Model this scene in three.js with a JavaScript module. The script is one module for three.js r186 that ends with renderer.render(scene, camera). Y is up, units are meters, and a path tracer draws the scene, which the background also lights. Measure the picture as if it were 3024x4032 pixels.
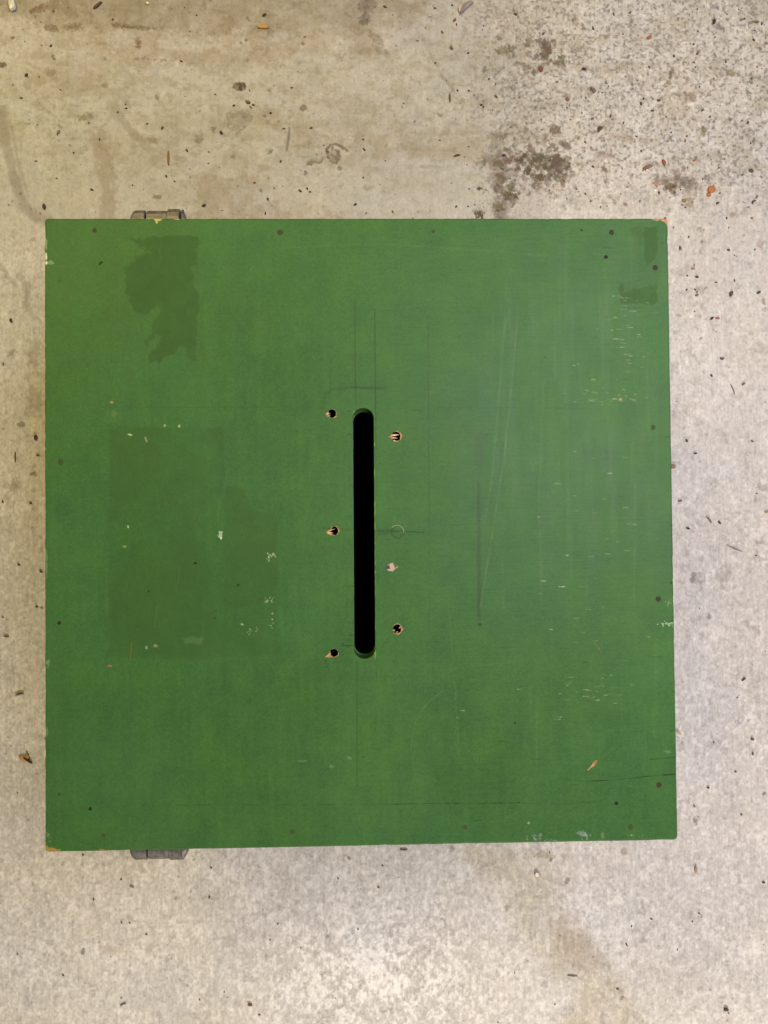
import * as THREE from 'three';
import { RectAreaLightUniformsLib } from 'three/addons/lights/RectAreaLightUniformsLib.js';
import { mergeGeometries, mergeVertices } from 'three/addons/utils/BufferGeometryUtils.js';
import { RoundedBoxGeometry } from 'three/addons/geometries/RoundedBoxGeometry.js';

// ------------------------------------------------------------------ camera
const scene = new THREE.Scene();
scene.background = new THREE.Color(0x000000);
const BOX = 0.42, TOP = 0.30;                 // box edge and height in metres
const FOC = 3023;                             // focal length in photo pixels
const ROT = [[0.99968415, 0.00921145, -0.02338267], [-0.00877517, 0.99978677, 0.01869278], [0.02354987, -0.01848169, 0.99955181]];
const EYE = [0.0028561, TOP + 0.5139224, -0.0022676];
const camera = new THREE.PerspectiveCamera(2 * Math.atan(2016 / FOC) * 180 / Math.PI, 0.75, 0.02, 20);
{
  const ax = (r) => new THREE.Vector3(r[0], -r[2], r[1]);
  const m = new THREE.Matrix4().makeBasis(ax(ROT[0]), ax(ROT[1]).negate(), ax(ROT[2]).negate());
  camera.quaternion.setFromRotationMatrix(m);
  camera.position.set(...EYE);
}
scene.add(camera);
const renderer = new THREE.WebGLRenderer({ antialias: true });
renderer.toneMapping = THREE.LinearToneMapping;
renderer.toneMappingExposure = 0.99;
renderer.shadowMap.enabled = true;

// ------------------------------------------------------------------ unseen lamps, placed and coloured to fit the light
RectAreaLightUniformsLib.init();
function unseenLamp(x, y, z, w, d, turn, color, power, glow, label) {
  const g = new THREE.Group(); g.name = numbered('unseen_lamp'); g.position.set(x, y, z); g.rotation.y = turn;
  g.userData = { label, category: 'unseen lamp', group: 'unseen lamps' };
  const housing = new THREE.Mesh(new RoundedBoxGeometry(w + 0.05, 0.06, d + 0.05, 2, 0.008), new THREE.MeshStandardMaterial({ color: 0xd8d8d4, roughness: 0.5 }));
  housing.name = 'housing'; housing.position.y = 0.034; g.add(housing);
  const diff = new THREE.Mesh(new RoundedBoxGeometry(w, 0.012, d, 2, 0.004), new THREE.MeshStandardMaterial({ color: 0xf2f2f0, roughness: 0.6, emissive: color, emissiveIntensity: glow }));
  diff.name = 'diffuser'; g.add(diff);
  const L = new THREE.RectAreaLight(color, power, w, d); L.position.y = -0.012; L.rotation.x = -Math.PI / 2; g.add(L);
  scene.add(g);
}
const taken = {};
function numbered(n) { taken[n] = (taken[n] ?? -1) + 1; return taken[n] ? `${n}_${String(taken[n]).padStart(3, '0')}` : n; }
const NEUT = new THREE.Color().setRGB(0.97, 0.91, 1.0), WARM = new THREE.Color().setRGB(1.0, 0.77, 0.17), SOFT = new THREE.Color().setRGB(1.0, 0.885, 0.745);
unseenLamp(0.47, 1.31, -0.24, 0.50, 0.60, 0, NEUT, 20.5, 2, 'unseen neutral lamp, placed to fit the light over the speckled concrete');
unseenLamp(-0.54, 1.31, -0.74, 0.50, 0.60, 0, WARM, 15, 1, 'unseen amber lamp, placed to fit the light over the stained yellow concrete');
unseenLamp(0.37, 1.31, 2.14, 0.50, 0.60, 0, SOFT, 137, 2, 'unseen soft white lamp, placed to fit the light beyond the clean concrete');

// ------------------------------------------------------------------ helpers: photo pixel -> point on a level plane
function at(px, py, h) {
  const v = [(px - 1512) / FOC, (py - 2016) / FOC, 1];
  const w = [0, 1, 2].map((k) => ROT[0][k] * v[0] + ROT[1][k] * v[1] + ROT[2][k] * v[2]);
  const s = (EYE[1] - h) / w[2];
  return [EYE[0] + w[0] * s, EYE[2] + w[1] * s];
}
let seed = 20240611;
const rnd = () => { seed = (seed + 0x6D2B79F5) | 0; let t = Math.imul(seed ^ (seed >>> 15), 1 | seed); t = (t + Math.imul(t ^ (t >>> 7), 61 | t)) ^ t; return ((t ^ (t >>> 14)) >>> 0) / 4294967296; };
const rr = (a, b) => a + (b - a) * rnd();
const clamp = (v, a = 0, b = 1) => v < a ? a : v > b ? b : v;
const sm = (a, b, v) => { const t = clamp((v - a) / (b - a)); return t * t * (3 - 2 * t); };
const HT = new Float32Array(65536); for (let i = 0; i < 65536; i++) HT[i] = rnd();
const hs = (x, y) => HT[(Math.imul(x & 1023, 374761) ^ Math.imul(y & 1023, 668265) ^ ((x & 1023) << 7)) & 65535];
function vn(x, y) {                            // value noise 0..1
  const xi = Math.floor(x), yi = Math.floor(y), fx = x - xi, fy = y - yi, u = fx * fx * (3 - 2 * fx), v = fy * fy * (3 - 2 * fy);
  const a = hs(xi, yi), b = hs(xi + 1, yi), c = hs(xi, yi + 1), d = hs(xi + 1, yi + 1);
  return a + (b - a) * u + (c - a) * v + (a - b - c + d) * u * v;
}
function fbm(x, y, o = 4) { let s = 0, a = 0.5, n = 0; for (let i = 0; i < o; i++) { s += a * vn(x + i * 17.3, y + i * 9.1); n += a; x *= 2.03; y *= 2.03; a *= 0.55; } return s / n; }
const lin = (c) => c <= 0.04045 ? c / 12.92 : Math.pow((c + 0.055) / 1.055, 2.4);
const toS = new Uint8Array(4097); for (let i = 0; i <= 4096; i++) { const l = i / 4096; toS[i] = Math.round(255 * (l <= 0.0031308 ? 12.92 * l : 1.055 * Math.pow(l, 1 / 2.4) - 0.055)); }
const KEY = 1.6;                               // how much brighter the photo shows a colour than its albedo
const seen = (r, g, b) => [lin(r / 255) / KEY, lin(g / 255) / KEY, lin(b / 255) / KEY];   // albedo of a tone read off the photo

// A sheet of colour, roughness and relief in metres on a level plane; marks are given in photo pixels.
class Sheet {
  constructor(n, x0, z0, size, h) {
    Object.assign(this, { n, x0, z0, size, h, k: n / size });
    this.c = new Float32Array(n * n * 3); this.ro = new Float32Array(n * n); this.hi = new Float32Array(n * n).fill(0.5);
    this.mpp = (EYE[1] - h) / FOC;             // metres per photo pixel on this plane
  }
  px(x, y) { const p = at(x, y, this.h); return [(p[0] - this.x0) * this.k, (p[1] - this.z0) * this.k]; }
  each(f) { const { n } = this; for (let j = 0, i = 0; j < n; j++) for (let q = 0; q < n; q++, i++) f(i, this.x0 + (q + 0.5) / this.k, this.z0 + (j + 0.5) / this.k); }
  mix(i, col, a, o) {
    const c = this.c, k = i * 3; if (a <= 0) return; if (a > 1) a = 1;
    if (col) { c[k] += (col[0] - c[k]) * a; c[k + 1] += (col[1] - c[k + 1]) * a; c[k + 2] += (col[2] - c[k + 2]) * a; }
    if (o.mul) { c[k] *= 1 + (o.mul[0] - 1) * a; c[k + 1] *= 1 + (o.mul[1] - 1) * a; c[k + 2] *= 1 + (o.mul[2] - 1) * a; }
    if (o.rough !== undefined) this.ro[i] += (o.rough - this.ro[i]) * a;
    if (o.dh) this.hi[i] += o.dh * a;
  }
  area(x0, y0, x1, y1, f) {
    const { n } = this; x0 = Math.max(0, Math.floor(x0)); y0 = Math.max(0, Math.floor(y0)); x1 = Math.min(n - 1, Math.ceil(x1)); y1 = Math.min(n - 1, Math.ceil(y1));
    for (let y = y0; y <= y1; y++) for (let x = x0; x <= x1; x++) f(y * n + x, x, y);
  }
  // o: feather, rag (ragged edge, photo px), freq (1/photo px), alpha, patch (0..1 blotchy), pf
  poly(pts, col, o = {}) {
    const u = this.mpp * this.k, P = pts.map((p) => this.px(p[0], p[1])), fe = Math.max(0.7, (o.feather ?? 3) * u), rag = (o.rag ?? 6) * u, fq = (o.freq ?? 0.06) / u;
    let a = 1e9, b = 1e9, c = -1e9, d = -1e9; for (const p of P) { a = Math.min(a, p[0]); b = Math.min(b, p[1]); c = Math.max(c, p[0]); d = Math.max(d, p[1]); }
    const m = fe + rag + 2, N = P.length, off = o.seed ?? 3.7, pf = (o.pf ?? 0.02) / u;
    this.area(a - m, b - m, c + m, d + m, (i, x, y) => {
      let ins = false, best = 1e18;
      for (let q = 0, w = N - 1; q < N; w = q++) {
        const ax = P[w][0], ay = P[w][1], bx = P[q][0], by = P[q][1];
        if ((ay > y) !== (by > y) && x < (bx - ax) * (y - ay) / (by - ay) + ax) ins = !ins;
        const ex = bx - ax, ey = by - ay, t = clamp(((x - ax) * ex + (y - ay) * ey) / (ex * ex + ey * ey + 1e-9)), dx = x - ax - ex * t, dy = y - ay - ey * t, d2 = dx * dx + dy * dy;
        if (d2 < best) best = d2;
      }
      let sd = Math.sqrt(best) * (ins ? 1 : -1); if (sd < -m) return;
      sd += rag * 2 * (fbm(x * fq + off, y * fq + off * 2, 5) - 0.5) + rag * 0.5 * (vn(x * 0.45 + off, y * 0.45) - 0.5);
      let al = (o.alpha ?? 1) * sm(-fe, fe, sd);
      if (o.patch && al > 0) al *= 1 - o.patch * sm(0.40, 0.62, fbm(x * pf + off * 3, y * pf - off, 5));
      this.mix(i, col, al, o);
    });
  }
  // a line through points; o: w (photo px), feather, alpha, broken 0..1, fade (ends), wob
  line(pts, col, o = {}) {
    const u = this.mpp * this.k, P = pts.map((p) => this.px(p[0], p[1])), w = (o.w ?? 3) * u / 2, fe = Math.max(0.55, (o.feather ?? 1) * u), fq = (o.freq ?? 0.05) / u, off = o.seed ?? pts[0][0] * 0.37;
    let a = 1e9, b = 1e9, c = -1e9, d = -1e9, tot = 0; const len = [0];
    P.forEach((p, q) => { a = Math.min(a, p[0]); b = Math.min(b, p[1]); c = Math.max(c, p[0]); d = Math.max(d, p[1]); if (q) { tot += Math.hypot(p[0] - P[q - 1][0], p[1] - P[q - 1][1]); len.push(tot); } });
    const wob = (o.wob ?? 0) * u, m = w + fe + wob + 2;
    this.area(a - m, b - m, c + m, d + m, (i, x, y) => {
      let best = 1e18, s = 0;
      for (let q = 1; q < P.length; q++) {
        const ax = P[q - 1][0], ay = P[q - 1][1], ex = P[q][0] - ax, ey = P[q][1] - ay, t = clamp(((x - ax) * ex + (y - ay) * ey) / (ex * ex + ey * ey + 1e-9)), dx = x - ax - ex * t, dy = y - ay - ey * t, d2 = dx * dx + dy * dy;
        if (d2 < best) { best = d2; s = len[q - 1] + t * (len[q] - len[q - 1]); }
      }
      let dd = Math.sqrt(best); if (dd > m) return;
      if (wob) dd += wob * 2 * (fbm(x * fq + off, y * fq, 3) - 0.5);
      let al = (o.alpha ?? 1) * (1 - sm(w - fe, w + fe, dd)); if (al <= 0) return;
      if (o.broken) al *= 1 - o.broken * sm(0.38, 0.6, vn(s * fq * 1.3 + off, off) * 0.7 + vn(x * fq * 4, y * fq * 4) * 0.3);
      if (o.fade) al *= sm(0, o.fade * tot, s) * sm(0, o.fade * tot, tot - s);
      if (o.fade1) al *= sm(0, o.fade1 * tot, tot - s);
      this.mix(i, col, al, o);
    });
  }
  blob(x, y, rx, ry, rot, col, o = {}) {
    const pts = [], ca = Math.cos(rot), sa = Math.sin(rot), N = 14;
    for (let q = 0; q < N; q++) { const t = q / N * 6.2832, e = Math.cos(t) * rx, f = Math.sin(t) * ry; pts.push([x + e * ca - f * sa, y + e * sa + f * ca]); }
    this.poly(pts, col, { rag: Math.min(rx, ry) * 0.7, feather: 1.5, freq: 0.9 / Math.max(rx, ry), seed: x * 0.013 + y * 0.007, ...o });
  }
  textures() {
    const { n, c } = this, A = new Uint8Array(n * n * 4), B = new Uint8Array(n * n * 4), C = new Uint8Array(n * n * 4);
    for (let j = 0; j < n; j++) for (let q = 0; q < n; q++) {
      const i = j * n + q, t = i * 4;                      // row 0 is v = 0 (z0)
      for (let e = 0; e < 3; e++) A[t + e] = toS[Math.round(clamp(c[i * 3 + e]) * 4096)];
      const r = Math.round(clamp(this.ro[i]) * 255), h = Math.round(clamp(this.hi[i]) * 255);
      B[t] = B[t + 1] = B[t + 2] = r; C[t] = C[t + 1] = C[t + 2] = h; A[t + 3] = B[t + 3] = C[t + 3] = 255;
    }
    const mk = (d, s) => { const x = new THREE.DataTexture(d, n, n, THREE.RGBAFormat); x.magFilter = THREE.LinearFilter; x.minFilter = THREE.LinearMipmapLinearFilter; x.generateMipmaps = true; x.wrapS = x.wrapT = THREE.MirroredRepeatWrapping; if (s) x.colorSpace = THREE.SRGBColorSpace; x.needsUpdate = true; return x; };
    return { map: mk(A, true), roughnessMap: mk(B), bumpMap: mk(C) };
  }
}
function shadow(o) { o.traverse((m) => { if (m.isMesh) { m.castShadow = true; m.receiveShadow = true; } }); return o; }

// ------------------------------------------------------------------ the concrete floor
const F = new Sheet(2048, -0.72, -0.72, 1.44, 0);
const pxOf = (x, z) => {                       // floor point -> rough photo pixel (for placing regions only)
  const d = [x - EYE[0], z - EYE[2], EYE[1]], v = ROT.map((r) => r[0] * d[0] + r[1] * d[1] + r[2] * d[2]);
  return [1512 + FOC * v[0] / v[2], 2016 + FOC * v[1] / v[2]];
};
{
  const pale = [0.378, 0.362, 0.340], grey = [0.345, 0.330, 0.309], white = [0.58, 0.565, 0.55];
  F.each((i, x, z) => {
    const m = 1000, X = x * m, Z = z * m;      // millimetres
    const [u, v] = pxOf(x, z);
    const big = fbm(X / 160 + 5, Z / 160 + 9, 4), mid = fbm(X / 26 + 31, Z / 30 + 7, 4), fine = fbm(X / 3.6 + 11, Z / 4.8 + 3, 4), grit = fbm(X / 1.9 + 70, Z / 2.2 + 40, 2);
    const t = sm(0.36, 0.64, big * 0.55 + mid * 0.45), k = i * 3;
    for (let e = 0; e < 3; e++) { F.c[k + e] = grey[e] + (pale[e] - grey[e]) * t; }
    const core = Math.exp(-(((u - 1480) / 400) ** 2 + ((v - 3850) / 230) ** 2));   // paler spot below the box
    // mottled laitance: pale flecks, densest below the box
    const flk = sm(0.50, 0.70, fine * 0.62 + mid * 0.26 + grit * 0.12 + 0.035 * sm(3000, 3500, v) + 0.10 * core - 0.10 * sm(2500, 900, v));
    for (let e = 0; e < 3; e++) F.c[k + e] += (white[e] - F.c[k + e]) * flk * (0.20 + 0.48 * core);
    const dk = sm(0.56, 0.72, fbm(X / 7.5 + 91, Z / 6.1 + 55, 4));
    const rough = sm(1700, 2050, u + 200 * (mid - 0.5)) * sm(950, 600, v);
    const slick = 1 - 0.45 * sm(2050, 1800, u + 200 * (mid - 0.5)) * sm(1000, 800, v), g = 1 + slick * (0.40 * (grit - 0.5) + 0.26 * (fine - 0.5) + 0.26 * (fbm(X / 1.3 + 9, Z / 14 + 60, 3) - 0.5) - 0.15 * dk) - rough * 0.42 * sm(0.52, 0.70, fbm(X / 2.6 + 13, Z / 2.4 + 77, 3));
    const grime = sm(1000, 500, v + 260 * (big - 0.5)) * (0.55 * sm(0.50, 0.66, fbm(X / 34 + 3, Z / 13 + 61, 5)) + 0.5 * sm(0.52, 0.64, fbm(X / 11 + 45, Z / 8 + 17, 4)) + 0.8 * sm(0.60, 0.70, fbm(X / 5 + 5, Z / 4 + 27, 4)));
    F.mix(i, null, grime, { mul: [0.81, 0.78, 0.70] });
    const warm = 0.05 * (fbm(X / 60 + 120, Z / 60 + 33, 3) - 0.5);
    F.c[k] *= g * (1 + warm); F.c[k + 1] *= g; F.c[k + 2] *= g * (1 - warm * 2);
    F.ro[i] = 0.62 + 0.22 * (fine - 0.5) + 0.1 * dk;
    F.hi[i] = 0.5 + 0.5 * (fine - 0.5) + 0.35 * (grit - 0.5) + 0.5 * (mid - 0.5) - rough * 0.25 * sm(0.5, 0.7, fbm(X / 2.6 + 13, Z / 2.4 + 77, 3));
  });
  // smooth trowelled concrete beyond the box, yellowed to paint the shade there
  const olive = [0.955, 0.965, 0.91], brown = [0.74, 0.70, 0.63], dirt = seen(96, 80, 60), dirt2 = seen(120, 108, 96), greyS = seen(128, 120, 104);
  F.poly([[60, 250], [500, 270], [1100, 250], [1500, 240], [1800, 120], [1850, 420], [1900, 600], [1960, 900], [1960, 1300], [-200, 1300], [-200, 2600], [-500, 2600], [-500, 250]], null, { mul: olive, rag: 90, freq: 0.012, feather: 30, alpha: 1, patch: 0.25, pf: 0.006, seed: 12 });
  F.poly([[-300, 1100], [170, 1100], [180, 2700], [-300, 2700]], null, { mul: [0.99, 0.98, 0.96], rag: 60, freq: 0.012, feather: 60, seed: 15 });  // slight yellow tint paints the shaded strip beside the box
  F.poly([[-400, -300], [1750, -300], [1720, 10], [1560, 130], [1250, 110], [700, 125], [420, 110], [230, 125], [60, 60], [-400, 90]], null, { mul: brown, rag: 50, freq: 0.015, feather: 22, patch: 0.35, pf: 0.012, seed: 5 });
  F.poly([[300, 130], [740, 120], [1500, 120], [1480, 230], [900, 260], [560, 250], [430, 225], [320, 215]], null, { mul: [0.9, 0.84, 0.78], rag: 40, freq: 0.02, feather: 10, patch: 0.8, pf: 0.02, seed: 8 });
  F.poly([[180, 230], [400, 260], [420, 330], [120, 420], [60, 350]], null, { mul: [0.88, 0.83, 0.77], rag: 40, freq: 0.02, feather: 14, patch: 0.6, pf: 0.02, seed: 9 });
  F.poly([[820, 420], [1130, 430], [1260, 500], [1900, 560], [1900, 640], [1300, 600], [900, 540], [830, 500]], null, { mul: [0.88, 0.84, 0.77], rag: 34, freq: 0.02, feather: 16, patch: 0.6, pf: 0.016, seed: 21 });
  F.poly([[780, 680], [1010, 690], [1040, 800], [1260, 800], [1380, 840], [1400, 1000], [720, 1000]], null, { mul: [0.86, 0.80, 0.74], rag: 44, freq: 0.018, feather: 10, patch: 0.75, pf: 0.022, seed: 24 });
  // drag marks and shoe scuffs
  F.line([[425, 370], [470, 460], [540, 545], [610, 605]], greyS, { w: 34, feather: 9, alpha: 0.42, wob: 10, fade: 0.2 });
  F.line([[8, 440], [22, 560], [60, 720], [100, 820], [130, 850], [190, 868]], greyS, { w: 40, feather: 10, alpha: 0.45, wob: 10 });
  F.line([[40, 470], [70, 640], [110, 770]], greyS, { w: 12, feather: 5, alpha: 0.35, wob: 6 });
  F.line([[385, 540], [410, 640], [425, 760], [420, 900]], seen(140, 122, 100), { w: 62, feather: 14, alpha: 0.42, wob: 30 });
  F.line([[1138, 500], [1135, 545], [1128, 590]], dirt2, { w: 9, feather: 3, alpha: 0.8, wob: 3 });
  F.line([[0, 1040], [60, 1130]], greyS, { w: 16, feather: 6, alpha: 0.35, wob: 8 });
  F.line([[75, 1080], [110, 1130], [100, 1200]], greyS, { w: 24, feather: 8, alpha: 0.4, wob: 12 });
  F.poly([[120, 1360], [160, 1330], [140, 1440], [100, 1440]], greyS, { rag: 14, feather: 8, alpha: 0.35 });
  F.poly([[110, 1510], [160, 1540], [160, 1620], [120, 1600]], greyS, { rag: 10, feather: 6, alpha: 0.35 });
  // straight pale line with dirt banked against it
  F.line([[1870, 480], [1915, 640], [1945, 780], [1960, 1000]], seen(190, 180, 160), { w: 12, feather: 4, alpha: 0.5, broken: 0.4 });
  F.line([[1925, 600], [1955, 720], [1972, 860]], dirt, { w: 40, feather: 8, alpha: 0.55, wob: 46, broken: 0.4, freq: 0.06 });
  for (const [y, x0, x1] of [[585, 1530, 1850], [650, 1560, 1760], [520, 1600, 1800]]) F.line([[x0, y], [(x0 + x1) / 2, y + 4], [x1, y + 10]], seen(150, 128, 105), { w: 12, feather: 5, alpha: 0.4, broken: 0.6, freq: 0.02, fade1: 0.3 });
  for (const [x0, y0, x1, y1] of [[1665, 160, 1740, 300], [1740, 300, 1790, 360], [2050, 250, 2110, 360], [2480, 240, 2540, 400], [2590, 240, 2640, 400], [2640, 250, 2700, 400], [2450, 250, 2475, 300]]) F.line([[x0, y0], [x1, y1]], seen(150, 138, 122), { w: 11, feather: 4, alpha: 0.5, wob: 6, broken: 0.5 });
  F.line([[2640, 240], [2690, 370]], seen(205, 196, 184), { w: 9, feather: 4, alpha: 0.6, wob: 5 });
  // caked dirt and glue stains
  const D = (x, y, rx, ry, rot, c, al, o) => F.blob(x, y, rx, ry, rot, c, { alpha: al * 1.1, freq: 0.12, rag: 14, feather: 3, patch: 0.28, pf: 0.09, ...o });
  D(942, 338, 26, 19, 0.1, seen(82, 72, 50), 0.9, { rag: 8, patch: 0.4, pf: 0.1 });
  D(1193, 424, 14, 12, 0, seen(96, 86, 68), 0.85, { rag: 6 }); D(1190, 412, 20, 18, 0, seen(190, 180, 160), 0.3, {});
  for (const a of [[[1285, 590], [1296, 572], [1320, 565], [1345, 578], [1368, 592]], [[1285, 590], [1288, 615], [1305, 635], [1320, 640]], [[1310, 578], [1300, 600], [1318, 622], [1330, 605], [1320, 590]], [[1330, 590], [1335, 615], [1322, 640]], [[1212, 646], [1228, 635], [1262, 638], [1272, 620]], [[1215, 640], [1224, 650], [1232, 640]]]) F.line(a, seen(88, 76, 62), { w: 9, feather: 3, alpha: 0.72, wob: 7, freq: 0.12 });
  D(1312, 615, 26, 24, 0.4, seen(140, 126, 106), 0.6, {}); D(1240, 632, 34, 12, -0.2, seen(150, 138, 120), 0.5, {});
  D(1432, 75, 22, 26, 0.2, seen(110, 104, 98), 0.7, {}); D(1445, 20, 40, 30, 0, seen(108, 96, 88), 0.6, { patch: 0.4, pf: 0.06 });
  D(1480, 150, 40, 14, 0.7, seen(112, 98, 78), 0.55, { patch: 0.5, pf: 0.08 }); D(1500, 200, 40, 14, 0.5, seen(130, 116, 96), 0.5, { patch: 0.5, pf: 0.08 });
  D(200, 110, 28, 16, 0.2, seen(116, 104, 78), 0.7, { patch: 0.3, pf: 0.08 }); D(285, 105, 34, 14, 0, seen(128, 118, 90), 0.6, {}); D(150, 35, 42, 14, -0.3, seen(120, 92, 72), 0.7, { patch: 0.3, pf: 0.08 });
  D(205, 15, 22, 30, 0.2, seen(140, 122, 98), 0.6, {}); D(10, 255, 18, 12, 0, seen(92, 84, 52), 0.85, { rag: 8 }); D(205, 285, 22, 14, -0.4, seen(130, 116, 96), 0.6, {});
  D(340, 460, 40, 16, -0.1, seen(128, 114, 86), 0.6, { patch: 0.5, pf: 0.08 }); D(410, 335, 14, 9, 0.3, seen(120, 112, 108), 0.6, {}); D(545, 170, 9, 24, -0.25, seen(130, 96, 62), 0.7, {});
  D(480, 100, 40, 8, 0.15, seen(112, 90, 62), 0.7, { patch: 0.4, pf: 0.08 }); D(560, 108, 60, 7, 0.05, seen(118, 98, 70), 0.6, { patch: 0.4, pf: 0.08 }); D(590, 232, 60, 4, 0.04, seen(128, 112, 88), 0.6, {});
  D(600, 550, 30, 12, 0.2, seen(140, 124, 100), 0.6, { patch: 0.5, pf: 0.08 }); D(785, 545, 18, 22, 0, seen(120, 106, 94), 0.55, { patch: 0.3, pf: 0.1 }); D(837, 508, 9, 14, 0.3, seen(110, 98, 84), 0.7, {});
  D(940, 470, 60, 36, 0, seen(132, 120, 96), 0.5, { patch: 0.4, pf: 0.05, rag: 26 }); D(1035, 660, 22, 14, 0, seen(150, 140, 116), 0.45, {}); D(1450, 738, 24, 10, 0, seen(140, 130, 106), 0.5, {});
  D(2148, 196, 20, 42, 0.1, seen(96, 84, 70), 0.85, { rag: 14, patch: 0.3, pf: 0.08 }); D(1990, 195, 42, 14, -0.2, seen(108, 96, 66), 0.75, { patch: 0.35, pf: 0.08 }); D(2110, 218, 8, 18, 0.3, seen(100, 88, 76), 0.7, {});
  D(2185, 512, 22, 20, 0.3, seen(108, 92, 74), 0.8, { rag: 12 }); D(2876, 285, 22, 16, 0.3, seen(130, 118, 86), 0.75, { rag: 12 }); D(2768, 515, 10, 22, -0.1, seen(112, 102, 62), 0.8, { rag: 8 }); D(2860, 478, 24, 12, -0.3, seen(134, 124, 86), 0.6, { rag: 10 });
  D(2642, 285, 9, 26, 0.25, seen(110, 100, 72), 0.8, { rag: 7 }); D(2720, 378, 24, 16, -0.2, seen(140, 120, 104), 0.55, { patch: 0.5, pf: 0.1 });
  for (const q of [[2080, 620, 62, 26, -0.1], [2150, 645, 66, 34, 0.15], [2210, 655, 36, 40, -0.3], [2075, 675, 22, 16, 0.2], [2125, 695, 24, 16, 0], [2190, 615, 40, 14, 0.5], [2160, 580, 16, 10, -0.5], [1985, 640, 18, 16, 0], [2010, 775, 34, 22, 0.2], [1968, 835, 20, 24, 0.2], [1890, 740, 18, 12, 0], [1885, 840, 18, 24, 0], [2180, 740, 14, 8, 0]]) D(...q, seen(96, 82, 62), 0.95, { rag: 26, freq: 0.10, patch: 0.8, pf: 0.06 });
  D(2660, 715, 90, 22, 0.12, seen(128, 114, 100), 0.7, { patch: 0.6, pf: 0.06, rag: 18 }); D(2715, 760, 30, 30, 0.8, seen(140, 128, 112), 0.6, { patch: 0.5, pf: 0.06 }); D(2715, 800, 16, 26, 0, seen(140, 124, 90), 0.7, {}); D(2385, 610, 40, 14, 0.2, seen(140, 122, 110), 0.6, { patch: 0.4, pf: 0.08 });
  D(2440, 538, 50, 12, 0.1, seen(150, 132, 116), 0.5, { patch: 0.4, pf: 0.08 }); D(2480, 578, 12, 6, 0, seen(130, 98, 86), 0.7, {});
  D(2728, 2270, 9, 22, 0.25, seen(120, 110, 108), 0.7, { rag: 10 }); D(2750, 2275, 30, 26, 0, seen(140, 130, 126), 0.45, { patch: 0.5, pf: 0.07 }); D(2845, 2262, 30, 34, 0, seen(150, 140, 134), 0.45, { patch: 0.5, pf: 0.07 }); D(2790, 2425, 8, 14, 0, seen(120, 116, 116), 0.7, { rag: 6 });
  D(2990, 2138, 12, 8, 0.2, seen(140, 136, 134), 0.7, {}); D(2866, 1441, 9, 8, 0, seen(140, 132, 132), 0.6, {}); D(2903, 2837, 9, 8, 0, seen(110, 108, 112), 0.6, { patch: 0.5, pf: 0.2 }); D(2990, 960, 14, 14, 0, seen(150, 122, 122), 0.5, { patch: 0.5, pf: 0.1 }); D(2755, 902, 16, 7, 0, seen(130, 118, 84), 0.6, {}); D(3000, 1920, 26, 16, 0.3, seen(140, 128, 110), 0.5, { patch: 0.5, pf: 0.1 });
  D(55, 1910, 20, 30, 0.3, seen(140, 128, 116), 0.5, { patch: 0.3, pf: 0.08 }); D(40, 1390, 20, 10, -0.6, seen(140, 126, 106), 0.5, {}); D(132, 1866, 18, 9, 0.1, seen(120, 92, 64), 0.75, { rag: 6 });
  // tan, darker patch with soft ragged edges, below the box
  F.poly([[1830, 3340], [2230, 3340], [2250, 3420], [2200, 3520], [2240, 3590], [2290, 3660], [2350, 3740], [2420, 3800], [2480, 3900], [2620, 4120], [2150, 4120], [2280, 3960], [2240, 3880], [2130, 3790], [2050, 3680], [1960, 3540], [1860, 3420]], null, { mul: [0.80, 0.77, 0.66], rag: 50, freq: 0.012, feather: 44, alpha: 0.8, patch: 0.45, pf: 0.01, seed: 33 });
  F.poly([[2150, 3620], [2270, 3600], [2370, 3760], [2330, 3830], [2210, 3780]], null, { mul: [0.86, 0.82, 0.78], rag: 34, freq: 0.02, feather: 10, seed: 35 });
  D(2455, 3350, 14, 14, 0, seen(150, 136, 120), 0.7, { rag: 6 }); D(2150, 3365, 40, 14, 0.2, seen(140, 128, 106), 0.6, { patch: 0.4, pf: 0.08 }); D(2165, 3384, 8, 7, -0.6, seen(100, 92, 78), 0.8, { rag: 4 });
  D(440, 3740, 60, 20, 0.1, seen(178, 166, 148), 0.5, { rag: 20 });
  for (let q = 0; q < 150; q++) { const t = rnd(), g = () => (rnd() + rnd() - 1), c = t < 0.55 ? [2120, 650, 230, 150] : t < 0.75 ? [1985, 740, 60, 170] : t < 0.9 ? [2660, 720, 130, 60] : [2140, 220, 90, 80], s = rr(4, 15); F.blob(c[0] + g() * c[2], c[1] + g() * c[3], s * rr(1, 1.8), s, rr(0, 3), seen(rr(92, 122), rr(80, 106), rr(62, 86)), { alpha: rr(0.4, 0.85), rag: s * 0.9, freq: 0.14, feather: 3, patch: 0.3, pf: 0.1 }); }
  F.line([[1950, 560], [1965, 700], [1985, 870]], seen(120, 106, 84), { w: 46, feather: 16, alpha: 0.5, wob: 50, broken: 0.3, freq: 0.05 });
  // pits
  for (let q = 0; q < 1700; q++) {
    const x = rr(-100, 3100), y = rr(-100, 4100); if (x > 200 && x < 2620 && y > 900 && y < 3300) continue;
    const dens = y < 900 ? (x > 1850 ? 1 : 0.45) : y < 1400 ? 0.4 : 0.14; if (rnd() > dens) continue;
    const s = 2 + 7 * rnd() ** 2.4; F.blob(x, y, s * rr(1, 2), s, rr(0, 3.1), seen(rr(90, 130), rr(80, 112), rr(64, 100)), { alpha: rr(0.35, 0.8), rag: s, freq: 0.15, dh: -0.1 });
  }
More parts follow.
